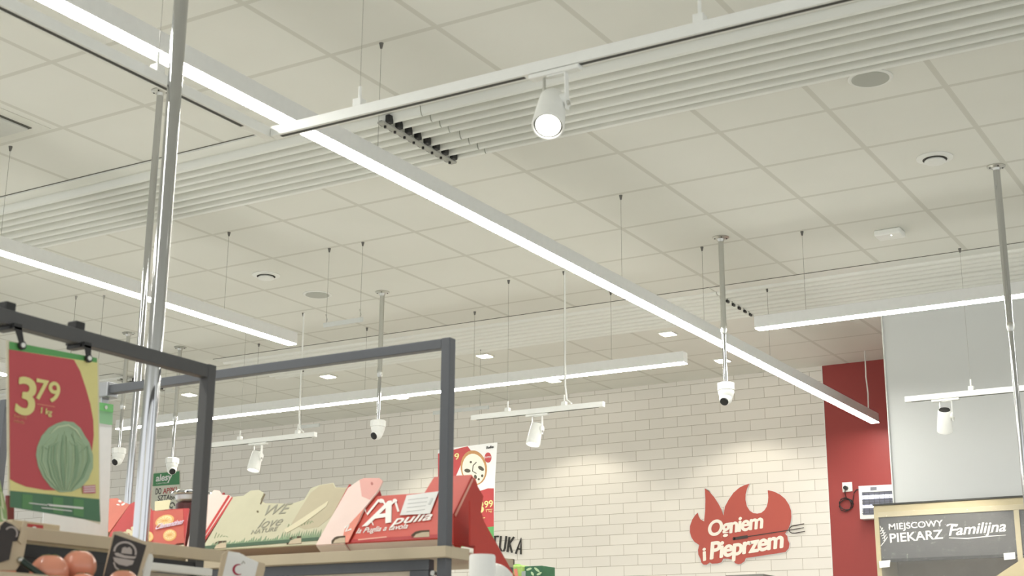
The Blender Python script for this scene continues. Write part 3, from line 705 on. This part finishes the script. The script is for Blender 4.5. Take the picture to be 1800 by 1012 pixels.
text(pl, 'Clementinas', (274, 932), (322, 922), 8, mat('lilac lettering', (226, 206, 222), .5), t, d=.005, bold=.03, shear=.3)
decal(pl, [(272, 881), (300, 878), (296, 897), (272, 898)], mat('beige flap', (216, 208, 170), .6), t, 'flap', .0)
t, pl = tray('fruit_tray', 'pale pink fruit tray with a red edge, between the front post and the beige tray', [(327, 968), (347, 968), (409, 874), (403, 870), (390, 869), (386, 862), (376, 861), (369, 869), (345, 871), (341, 900)], PINK, DKRED, DKRED, dy=.0)
u = MB(); ribbon(pl, [(343, 966), (403, 871)], 3.6, .0012, u); ribbon(pl, [(347.5, 967), (409, 874)], 3.2, .0012, u); obj('red_stripe', u, mat('bright red edge', (196, 52, 50), .5), t)
t, pl = tray('fruit_tray', 'beige fruit tray with leaf print and grey lettering in the middle of the row', [(353, 967), (410, 873), (428, 871), (440, 862), (456, 861), (464, 866), (458, 878), (466, 884), (512, 885), (535, 878), (546, 858), (562, 852), (586, 848), (590, 856), (613, 857), (560, 951), (557, 956)], BEIGEG, mat('brown tray edge', (128, 104, 84), .7), UND, [(386, 958, 12, 7), (517, 950, 13, 7)], dy=-.008)
decal(pl, [(512, 921), (528, 894), (546, 866), (563, 853), (585, 849.5), (589, 857), (611, 858), (582, 908), (560, 926), (536, 930)], mat('tan carton flap', (188, 178, 150), .7), t, 'flap', .0006)
decal(pl, [(500, 931), (530, 912), (578, 880), (574, 890), (534, 920), (504, 937)], mat('light carton crease', (216, 208, 178), .7), t, 'fold_highlight', .0018)  # pale diagonal streak paints a highlight along the carton fold
PRT = mat('grey tray lettering', (152, 150, 134), .6)
text(pl, 'WE', (463, 906), (506, 902), 16, PRT, t, d=.0012, bold=.004, shear=.25)
text(pl, 'love', (452, 929), (494, 923), 15, PRT, t, d=.0012, shear=.3)
text(pl, 'NATURE', (441, 939), (486, 933), 6.5, PRT, t, d=.0012, bold=.01)
u = MB(); ribbon(pl, [(458, 886), (466, 868)], 2.2, .0012, u); slab(pl, ell(453, 899, 1.8, 1.8), .0012, .001, u)
obj('printed_mark', u, mat('dark slit', (110, 96, 70), .7), t)
u = MB()
for k in range(46):
    x = 372+k*4.2; yb = 961-.082*(x-352); hh = 4+7*random.random()+(6 if x > 490 else 0); slab(pl, [(x-2, yb), (x+2.6, yb-.2), (x+4.2, yb-hh), (x+1.2, yb-hh*.55)], .0010+.0002*(k % 3), .001, u)
obj('grass_print', u, mat('green grass print', (130, 152, 120), .7, 0, .3, 20), t)
decal(pl, [(356, 966), (359, 960), (562, 944), (559, 950)], mat('dark green band', (70, 96, 74), .7), t, 'green_edge', .0020)
u = MB()
for k in range(9): ribbon(pl, [(505+5*k, 930-1.2*k), (508+5*k, 921-1.2*k+(k % 3)*2), (511+5*k, 926-k)], 1.3, .0012, u)
obj('plant_print', u, mat('green plant print', (136, 150, 116), .7), t); u = MB()
for k in range(5): ribbon(pl, [(377+5*k, 946-k), (381+5*k, 936+2*k)], 1.0, .0012, u)
obj('plant_print', u, mat('green plant print', (136, 150, 116), .7), t)

t, pl = tray('fruit_tray', 'bright red fruit tray with white mountain lettering beside the rear post', [(607, 954), (642, 884), (656, 872), (746, 866), (763, 838), (829, 834), (832, 838), (787, 945)], REDBOX, REDBOX, WUND, [(739, 939, 16, 6.5)], dy=-.016)
decal(pl, [(636, 893), (641, 884), (638, 890), (632, 905)], REDBOX, t, 'fold', .0)
CW = mat('white lettering', (244, 240, 234), .5)
text(pl, 'A', (638, 925), (688, 918), 36, CW, t, d=.002, bold=.03, shear=.15)
text(pl, 'pulia', (688, 923), (758, 914), 14, CW, t, d=.002, bold=.03, shear=.25)
text(pl, 'la Puglia a tavola', (626, 938), (716, 929), 8.5, CW, t, d=.002, bold=.01, shear=.15)
u = MB()
ribbon(pl, [(609, 928), (641, 894)], 4, .0036, u); ribbon(pl, [(641, 894), (646, 905), (667, 879)], 3.6, .0032, u); ribbon(pl, [(668, 880), (676, 884), (680, 895), (695, 881)], 3.4, .0036, u); ribbon(pl, [(695, 880), (701, 900)], 3.6, .0032, u); slab(pl, ell(695, 881, 4, 3.2), .004, .001, u)
ribbon(pl, [(644, 926), (648, 918), (654, 917), (657, 924)], 1.8, .003, u); slab(pl, ell(671, 881, 5, 3.6), .003, .001, u)
obj('mountain_print', u, CW, t)
obj('sticker', slab(pl, [(704, 907), (716, 872), (772, 865), (757, 904)], .005, .001), PAPER, t)
u = MB()
for k in range(4): ribbon(pl, [(716+k, 901-7*k), (748+2*k, 897-7*k)], .8, .006, u)
slab(pl, [(754, 888), (759, 877), (763, 877), (758, 888)], .006, .001, u)
obj('sticker_text', u, mat('pale grey print', (206, 208, 206), .6), t)
u = MB(); ribbon(pl, [(630, 949), (680, 944)], 2, .002, u); obj('gloss_line', u, mat('pink line print', (232, 170, 150), .5), t)
decal(pl, [(560, 957), (562, 952), (787, 938), (784, 945)], DKRED, t, 'dark_red_edge', .0012)
# side of that tray
q0 = Plane.X(-2.437)
obj('side_flap', slab(q0, [(797, 956), (797, 902), (829, 836), (850, 872), (845, 900), (845, 966)], 0, .004), mat('deep red carton side', (190, 58, 46), .55), t)
obj('fold_line', slab(q0, [(799, 904), (830, 840), (832, 843), (801, 908)], .001, .001), mat('pink line print', (232, 170, 150), .5), t)

t, pl = tray('fruit_tray', 'pale pink fruit tray with a raised flap, left of the bright red tray', [(555, 957), (612, 857), (632, 843), (640, 840), (667, 840), (673, 845), (665, 862), (640, 893), (632, 912), (604, 955)], PINK, DKRED, WUND, [(595, 949, 12, 6.5)], dy=-.026)
decal(pl, [(632, 843), (640, 840), (667, 840), (673, 845), (664, 862), (650, 878), (636, 872)], mat('rosy carton flap', (226, 168, 158), .6), t, 'flap', .0006)
decal(pl, [(632, 912), (640, 893), (606, 930), (600, 954), (612, 953)], mat('rosy carton print', (230, 140, 120), .6, 0, .2, 20), t, 'rosy_print', .0006)
u = MB(); ribbon(pl, [(606, 928), (614, 922), (608, 934), (618, 930)], 3, .002, u); obj('white_print', u, CW, t)
obj('flap_hole', slab(pl, ell(654, 850, 2, 2.5), .0020, .001), mat('dull pink', (190, 120, 112), .7), t)

# tall red carton stand behind the rack end
RS = Plane.X(-2.372)
t = thing('carton_stand', 'tall red cardboard stand flaring downward behind the right end of the rear rack', 'carton stand', (-2.40, 4.0, 0))
pr = [(827, 958), (827, 880), (846, 900), (851, 916), (905, 1012)]
p3 = [RS.P(*p) for p in pr]; zb = p3[0]
poly = [Vector((-2.372, p.y, p.z)) for p in p3]+[Vector((-2.372, p3[-1].y+.12, 1.2)), Vector((-2.372, p3[-1].y+.12, 0)), Vector((-2.372, 3.72, 0)), Vector((-2.372, 3.72, p3[0].z))]
obj('side_panel', MB().prism(poly, (-.006, 0, 0)), mat('deep red carton side', (190, 58, 46), .55), t)
obj('back_panel', MB().box((-2.46, 4.066, 0), (-2.379, 4.072, 1.60)), REDBOX, t)
obj('rivet', MB().cyl((-2.372, RS.P(897, 1010).y, RS.P(897, 1010).z), (-2.366, RS.P(897, 1010).y, RS.P(897, 1010).z), .006, 12), mat('pink line print', (232, 170, 150), .5), t)

# bag rolls beside the rack
t = thing('bag_roll_stand', 'white upright bag roll at the right end of the rear rack', 'bag roll', (-2.11, 3.35, 0))
p = EYE+ray(848, 974)*3.9
obj('roll', MB().lathe((p.x, p.y, 1.30), (0, 0, 1), [(0, .034), (.002, .036), (p.z-1.30-.006, .036), (p.z-1.30-.001, .033), (p.z-1.30, .02)], 40), mat('white film roll', (238, 238, 234), .5, 0, .02, 80), t, True)
obj('spindle', MB().cyl((p.x, p.y, 0), (p.x, p.y, 1.30), .012, 14), STEEL, t)
obj('foot', MB().cyl((p.x, p.y, 0), (p.x, p.y, .012), .12, 28), STEEL, t)
q = EYE+ray(866, 1032)*4.05
t = thing('paper_roll', 'white rounded roll half hidden behind the upright bag roll', 'paper roll', (q.x, q.y, 0))
obj('roll', MB().sph(q, .068, 1, .8, 1, 32), mat('white film roll', (238, 238, 234), .5), t, True)
obj('stem', MB().cyl((q.x, q.y, 0), (q.x, q.y, q.z-.05), .012, 12), STEEL, t)

# metal-topped canister behind the trays
t = thing('canister', 'dark canister with a wide silver lid behind the fruit trays, left of the grey post', 'canister', (-4.20, 4.16, 1.60))
K = EYE+ray(337, 866)*5.55
obj('lid', MB().lathe((K.x, K.y, K.z-.012), (0, 0, 1), [(0, .078), (.004, .082), (.012, .08), (.018, .06), (.022, .02)], 36), CHROME, t, True)
obj('neck', MB().lathe((K.x, K.y, K.z-.04), (0, 0, 1), [(0, .05), (.01, .06), (.0275, .062)], 36), STEEL, t, True)
obj('body', MB().lathe((K.x, K.y, 1.45), (0, 0, 1), [(0, .05), (K.z-.045-1.45, .058), (K.z-.0405-1.45, .05)], 36), mat('dark maroon glaze', (92, 44, 42), .35), t, True)
u = MB()
for s_ in (-1, 1):
    for k in range(2):
        c_ = Vector((K.x+.062*s_-.01, K.y-.03, K.z-.05-.025*k))
        u.tube([c_+Vector((.016*math.cos(a/10*6.0)*(1-a/14), 0, .016*math.sin(a/10*6.0)*(1-a/14))) for a in range(11)], .0025, 6)
obj('scroll_ornament', u, BLACK, t)
obj('stand', MB().box((K.x-.06, K.y-.06, 0), (K.x+.06, K.y+.06, 1.449), .003), GREYM, t)
t.location = (K.x, K.y, 0)
for ch in t.children: ch.location += Vector((-4.20-K.x, 4.16-K.y, 1.60))

# ------------------------------------------------------------------ front display rack
FX = -2.835
GREYF = mat('charcoal powder coat', (78, 78, 78), .5, 0, .06, 60)
t = thing('display_rack', 'front dark grey steel display rack with the cabbage price sign clipped on it', 'display rack', (FX, 2.25, 0))
obj('post', MB().box((FX-.017, 2.985, 0), (FX+.017, 3.017, 2.192), .0025), GREYF, t)
obj('post', MB().box((FX-.017, 1.45, 0), (FX+.017, 1.482, 2.192), .0025), GREYF, t)
obj('top_rail', MB().box((FX-.016, 1.4825, 2.152), (FX+.016, 2.9845, 2.190), .002), GREYF, t)
obj('shelf_board', MB().box((FX+.018, 1.44, 1.636), (FX+.034, 3.10, 1.668), .0015), BOARD, t)
obj('shelf_board', MB().box((FX-.185, 1.44, 1.63), (FX-.018, 2.98, 1.655)), BOARD, t)
obj('painted_shade_strip', MB().box((FX-.016, 1.4825, 1.60), (FX+.012, 2.9845, 1.63)), BLACK, t)  # black strip stands in for the shade in the gap below the board
obj('painted_shade_panel', MB().box((FX+.003, 1.49, 1.42), (FX+.009, 2.715, 1.5995)), BLACK, t)  # black sheet stands in for the dark void behind the tomatoes
obj('price_rail', MB().box((FX+.012, 2.72, 1.594), (FX+.03, 3.04, 1.616), .004), WHITE, t)
obj('infill_panel', MB().box((FX-.01, 1.4825, .3), (FX+.002, 2.9845, 1.593)), mat('infill beige', (196, 184, 164), .6), t)
# price sign
SP = Plane.X(FX+.028)
t = thing('price_sign', 'hanging price poster 3,79 with a green cabbage, clipped to the front rail', 'price sign', SP.P(95, 915))
obj('sleeve', slab(SP, [(11, 598), (174, 631), (176, 921), (14, 868)], 0, .002), mat('clear sleeve', (214, 208, 184), .3), t)
decal(SP, [(16, 600), (170, 629), (170, 637), (16, 614)], GREEN, t, 'green_header', .0010)
decal(SP, [(15, 614), (171, 636), (174, 877), (17, 862)], YEL, t, 'yellow_ground', .0008)
decal(SP, [(15, 614), (129, 632), (140, 652), (150, 682), (158, 710), (163, 738), (164, 765), (160, 800), (140, 840), (110, 862), (78, 861), (45, 855), (28, 848), (17, 842)], mat('crimson print', (190, 78, 84), .55, 0, .05, 10), t, 'red_field', .0018)
decal(SP, [(17, 862), (174, 877), (176, 917), (17, 869+22)], DGREEN, t, 'green_footer', .0014)
for x0, c_ in ((38, 'lighter green print'), (92, 'lighter green print'), (128, 'lighter green print')):
    decal(SP, [(x0, 866+(x0-17)*.09), (x0+18, 868+(x0-17)*.09), (x0+18, 893+(x0-17)*.14), (x0, 890+(x0-17)*.14)], mat(c_, (92, 142, 92), .6), t, 'footer_stripe', .0022)
u = MB(); ribbon(SP, [(50, 884), (85, 888)], 1.6, .003, u); ribbon(SP, [(82, 887), (145, 893)], 3.2, .003, u); ribbon(SP, [(72, 892), (125, 898)], 1.6, .003, u); obj('footer_text', u, PAPER, t)
text(SP, '3', (25, 724), (57, 731), 67, YEL, t, 'price_numeral', d=.003, bold=.035)
text(SP, '79', (60, 700), (102, 708), 37, YEL, t, 'price_numeral', d=.003, bold=.025)
text(SP, '1 kg', (70, 726), (89, 730), 11, YEL, t, 'unit_lettering', d=.003, bold=.02)
u = MB(); ribbon(SP, [(64, 710), (95, 715)], 1.2, .003, u); obj('price_rule', u, mat('salmon print', (222, 150, 120), .6), t)
text(SP, 'Kapusta', (23, 733), (45, 736), 6, mat('salmon print', (222, 150, 120), .6), t, d=.003)
text(SP, 'młoda', (23, 742), (41, 745), 6, mat('salmon print', (222, 150, 120), .6), t, d=.003)
cab = [(62, 800), (64, 785), (72, 766), (84, 752), (98, 744), (112, 740), (128, 742), (140, 752), (148, 766), (156, 778), (162, 800), (162, 822), (154, 842), (142, 856), (124, 864), (104, 865), (88, 856), (74, 838), (66, 820)]
cbo = obj('cabbage_print', slab(SP, cab, .003, .001), mat('cabbage green print', (158, 182, 150), .6, 0, .15, 25), t)
CL = [mat('cabbage pale print', (184, 204, 168), .6), mat('cabbage mid print', (132, 160, 128), .6)]
for i in range(26):
    k = -1+2*(i+.5)/26+random.uniform(-.06, .06); top = 752+30*random.random()+18*k*k; u = MB(); q_ = random.uniform(-5, 5)
    wd = random.uniform(.6, 1.4) if i % 3 else random.uniform(3, 5.5)
    ribbon(SP, [(112+k*12, 862), (112+k*34+q_*.4, 838), (112+k*46+q_, 810), (112+k*(43)+q_, 784), (112+k*26+q_, top)], [.5, wd, wd*1.15, wd*.8, .4], .0042+.00015*(i % 5), u)
    obj('leaf_vein_print', u, CL[0] if i % 3 else CL[1], cbo)
u = MB(); ribbon(SP, [(86, 762), (100, 750), (118, 747), (132, 756), (142, 772)], [1, 3, 3, 3, 1], .0052, u); obj('leaf_edge_print', u, mat('cabbage rim print', (196, 210, 176), .6), cbo)
u = MB(); slab(SP, [(143, 854), (165, 852), (166, 867), (144, 867)], .0052, .001, u); obj('stamp_print', u, mat('pink stamp print', (206, 130, 140), .6), t)
u = MB()
for k in range(3): ribbon(SP, [(145, 856+4*k), (164, 855+4*k)], 1.4, .0062, u)
obj('stamp_text', u, PAPER, t)
for (cx, cy_, tx, ty) in ((35, 604, 27, 578), (152, 627, 150, 608)):
    a = SP.P(tx, ty+2); b_ = SP.P(cx, cy_+2)
    c = thing('rail_clip', 'black clip on the front rail at the %s corner of the cabbage sign' % ('left' if cx < 100 else 'right'), 'clip', (FX, a.y, 2.13))
    y = a.y
    obj('saddle', MB().box((FX-.030, y-.016, 2.1905), (FX+.004, y+.016, 2.214), .003).box((FX-.030, y-.016, 2.150), (FX-.0165, y+.016, 2.191), .002).box((FX-.03, y-.012, 2.140), (FX+.03, y+.012, 2.1515), .002), BLACK, c)
    zt_ = 2.146
    b2 = Vector((FX+.036, b_.y, b_.z))
    obj('strap', MB().prism([(FX+.034, y-.012, zt_), (FX+.034, y+.012, zt_), (FX+.034, b2.y+.007, b2.z), (FX+.034, b2.y-.007, b2.z)], (.003, 0, 0)).box((FX+.022, y-.012, zt_-.006), (FX+.037, y+.012, zt_+.008)), BLACK, c)
    obj('clip_ring', MB().cyl((FX+.033, b2.y, b2.z-.002), (FX+.039, b2.y, b2.z-.002), .011, 20), BLACK, c)
    obj('stud', MB().cyl((FX+.039, b2.y, b2.z-.002), (FX+.042, b2.y, b2.z-.002), .006, 14), WHITE, c)
# white back of a second sign
S2 = Plane.X(-3.897)
t = thing('price_sign', 'second hanging sign turned white side out, behind the cabbage poster', 'price sign', S2.P(130, 955))
obj('sheet', slab(S2, [(75, 940), (189, 959), (198, 711), (84, 692)], 0, .003), mat('white sign back', (226, 227, 226), .5), t)
obj('green_header', slab(S2, [(84, 692), (198, 711), (197, 747), (83, 729)], .002, .002), mat('pale green header', (140, 190, 146), .55), t)
obj('green_top_strip', slab(S2, [(84, 692), (198, 711), (197.5, 725), (83.5, 706)], .004, .002), mat('green strip', (120, 196, 120), .5), t)
p = S2.P(184, 716); obj('stud', MB().cyl(p, p+Vector((.008, 0, 0)), .007, 12), STEEL, t)

# ------------------------------------------------------------------ crates and fruit at the bottom left
LX = -2.70
def card_tab(pl, outline, parent, name, m, d=0, t_=.006): return obj(name, slab(pl, outline, d, t_), m, parent)
t = thing('produce_shelf', 'low beige shelf carrying the tomato crates below the front rail', 'shelf', (-2.62, 2.4, 0))
obj('board', MB().box((-2.80, 1.9, 1.455), (-2.42, 3.02, 1.475), .002), BOARD, t)
obj('leg', MB().box((-2.66, 1.92, 0), (-2.62, 1.96, 1.4545)), GREYM, t)
obj('leg', MB().box((-2.66, 2.96, 0), (-2.62, 3.0, 1.4545)), GREYM, t)
BLK = mat('black carton print', (52, 46, 44), .6)
def crate(y0, y1, label, x0=-2.78, x1=-2.44):
    t = thing('produce_crate', label, 'crate', ((x0+x1)/2, (y0+y1)/2, 1.476))
    z0, z1 = 1.476, 1.525
    obj('base', MB().box((x0, y0, z0), (x1, y1, z0+.008)), CARD, t)
    obj('side', MB().box((x0, y0, z0+.0085), (x0+.008, y1, z1+.02)), CARD, t)
    obj('side', MB().box((x1-.008, y0, z0+.0085), (x1, y1, z1)), CARD, t)
    obj('end', MB().box((x0+.0085, y0, z0+.0085), (x1-.0085, y0+.008, z1)), CARD, t)
    obj('end', MB().box((x0+.0085, y1-.008, z0+.0085), (x1-.0085, y1, z1)), CARD, t)
    return t
t = crate(2.16, 2.56, 'cardboard tomato crate with a black badge on its raised corner')
A1 = Plane((-2.60, 2.55, 1.55), (.35, 1, 0), (0, .12, 1))
card_tab(A1, [(182, 1016), (200, 934), (212, 933), (268, 957), (270, 968), (262, 972), (245, 1016)], t, 'raised_corner', CARD)
card_tab(A1, [(181, 1016), (201, 939), (257, 958), (240, 1016)], t, 'black_badge_panel', BLK, .0015, .001)
u = MB(); LG = mat('grey badge print', (176, 166, 160), .6)
ribbon(A1, ell(219, 970, 19, 17, 12, 18, 170, 365), 3.4, .003, u)
slab(A1, [(212, 972), (214, 963), (219, 961), (222, 963), (227, 961), (231, 966), (231, 974)], .003, .001, u)
slab(A1, [(200, 972), (206, 971), (218, 976), (234, 978), (239, 977), (236, 982), (218, 981), (203, 977)], .003, .001, u)
slab(A1, [(198, 979), (235, 985), (232, 992), (222, 995), (208, 992), (200, 986)], .003, .001, u)
ribbon(A1, [(199, 988), (202, 997), (210, 1003)], 2.8, .003, u)
obj('badge_print', u, LG, t)
card_tab(A1, [(262, 971), (271, 973), (273, 980), (266, 1016), (254, 1016)], t, 'white_flap', WHITEM, -.01)
t = crate(1.92, 2.14, 'cardboard crate with black corner badges at the left edge')
A0 = Plane((-2.70, 2.30, 1.58), (.2, 1, 0), (0, .1, 1))
card_tab(A0, [(-6, 926), (10, 914), (26, 918), (50, 934), (40, 985), (28, 1002), (-6, 1002)], t, 'raised_corner', CARD)
card_tab(A0, [(0, 925), (8, 916), (22, 922), (37, 936), (32, 950), (24, 952), (0, 936)], t, 'black_badge_panel', BLK, .0015, .001)
u = MB(); ribbon(A0, ell(18, 938, 11, 12, 20, 14, 200, 370), 2.6, .003, u); obj('badge_print', u, LG, t)
card_tab(A0, [(-6, 930), (0, 934), (20, 948), (13, 984), (-6, 990)], t, 'black_badge_panel', BLK, .009, .004)
card_tab(A0, [(40, 915), (46, 916), (36, 957), (30, 950)], t, 'corner_rib', CARD, .006, .004)
t = crate(2.60, 2.96, 'cardboard crate with a white corner panel and red crescent mark')
A2 = Plane((-2.56, 2.93, 1.60), (.5, 1, 0), (0, .12, 1))
card_tab(A2, [(383, 1016), (391, 974), (400, 966), (428, 974), (440, 984), (466, 990), (466, 1000), (462, 1016)], t, 'raised_corner', CARD)
card_tab(A2, [(390, 1016), (401, 969), (420, 971), (434, 979), (454, 988), (447, 1016)], t, 'white_panel', PAPER, .0015, .001)
u = MB(); ribbon(A2, ell(419, 1001, 9, 9, 0, 16, 60, 290), [1+3*math.sin(math.pi*k/15) for k in range(16)], .003, u); obj('crescent_print', u, mat('wine red print', (158, 40, 66), .6), t)
u = MB(); ribbon(A2, [(424, 991), (427, 986), (430, 990)], 1.2, .003, u); obj('leaf_mark', u, PRT, t)
# white crate flap and green handle tubes
t = thing('crate_handle', 'dark green tubular handle beside the tomatoes', 'handle', (-2.74, 2.2, 1.485))
a = EYE+ray(36, 984)*3.3; b_ = EYE+ray(78, 1014)*3.3
obj('tube', MB().tube([a, (a+b_)/2, b_, b_+(b_-a)*.6+Vector((0, 0, -.02))], .0075, 12), mat('dark green plastic', (34, 52, 46), .35), t, True)
obj('end_cap', MB().sph(a, .0085), STEEL, t, True)

TOM = mat('tomato skin', (222, 150, 124), .2, 0, .14, 9)
toms = [(87, 1006, 3.36, .0450, 'large pinkish tomato at the left of the pair in the crate'), (139, 995, 3.44, .0415, 'large pinkish tomato at the right of the pair, tallest in the crate'),
        (145, 1032, 3.37, .036, 'tomato low in front of the tall pair, only its top showing'), (216, 1027, 3.30, .036, 'tomato in front of the black badge crate corner'), (4, 1011, 3.30, .032, 'small orange tomato at the left edge of the picture')]
for px, py, dd, r, l in toms:
    c = EYE+ray(px, py)*dd
    t = thing('tomato', l, 'tomato', (c.x, c.y, c.z-r))
    mb = MB(); mb.sph(c, r, 1, 1, .95, 32)
    for v in mb.bm.verts:
        q = v.co-c; a = math.atan2(q.y, q.x); k = max(0, 1-math.hypot(q.x, q.y)/(r*.5)) if q.z > 0 else 0
        f = 1+.015*math.cos(5*a)*min(1, math.hypot(q.x, q.y)/r*2); v.co = c+Vector((q.x*f, q.y*f, q.z-k*k*r*.18))
    obj('fruit', mb, TOM, t, True)
    st = MB()
    for k in range(5):
        a = k*1.2566; st.prism([c+Vector((0, 0, r*.80)), c+Vector((r*.25*math.cos(a-.3), r*.25*math.sin(a-.3), r*.90)), c+Vector((r*.5*math.cos(a), r*.5*math.sin(a), r*.86)), c+Vector((r*.25*math.cos(a+.3), r*.25*math.sin(a+.3), r*.90))], (0, 0, .0015))
    obj('calyx', st, mat('calyx green', (92, 110, 60), .6), t)
# leafy vegetable at the left edge
t = thing('leafy_vegetable', 'pale green leafy vegetable at the left edge below the grey rail', 'vegetable', (-2.86, 2.3, 1.66))
LV = mat('leaf pale green', (150, 178, 128), .5, 0, .3, 14); LW = mat('leaf white rib', (222, 228, 206), .5)
LP = Plane.X(-2.88)
for k, (x0, x1, yt) in enumerate(((-12, 6, 832), (-8, 10, 856), (-14, 12, 882))):
    obj('leaf', slab(LP, [(x0, 917), (x0-2, yt+20), (x0+4, yt), ((x0+x1)/2+3, yt+12), (x1, yt+40), (x1+1, yt+62), (x1-4, 917)], .004*k, .004), LV, t)
    u = MB(); ribbon(LP, [((x0+x1)/2-2, yt+8), ((x0+x1)/2+1, yt+30), (x1-6, 915)], [1, 3, 4], .004*k+.002, u, .002); obj('rib', u, LW, t)
# small red labelled box behind the poster foot
BP = Plane.X(-2.87)
t = thing('labelled_box', 'cardboard box with a red label under the cabbage poster', 'box', BP.P(60, 950))
p0 = BP.P(24, 908); p1 = BP.P(78, 940)
obj('body', MB().box((-3.02, p0.y, 1.656), (-2.872, p1.y+.05, BP.P(60, 917).z), .002), CARD, t)
obj('red_label', slab(BP, [(49, 920), (76, 923), (76, 943), (47, 939)], .0, .0016), RED, t)
text(BP, 'Bon', (53, 935), (76, 938), 11, PAPER, t, d=.002, bold=.03, shear=.3)
tag(obj('upright_slat', slab(Plane.X(-3.06), [(14, 870), (25, 872), (25, 938), (14, 935)], 0, .01), mat('maroon slat', (112, 46, 44), .6)), 'short maroon upright between the leafy vegetable and the cabbage poster', 'slat')
# hanging sensor wires at far left
for i, (x, y, zz) in enumerate(((-8.298, 7.295, 3.6), (-8.099, 7.39, 3.5))):
    tag(obj('hanging_wire', MB().cyl((x, y, zz), (x, y, ZC-.001), .0022, 6).cone((x, y, ZC-.03), (x, y, ZC-.0015), .004, .010, 8), WIRE), ('thin ceiling wire left of its twin, above the cabbage poster', 'thin ceiling wire right of its twin, above the cabbage poster')[i], 'wire')
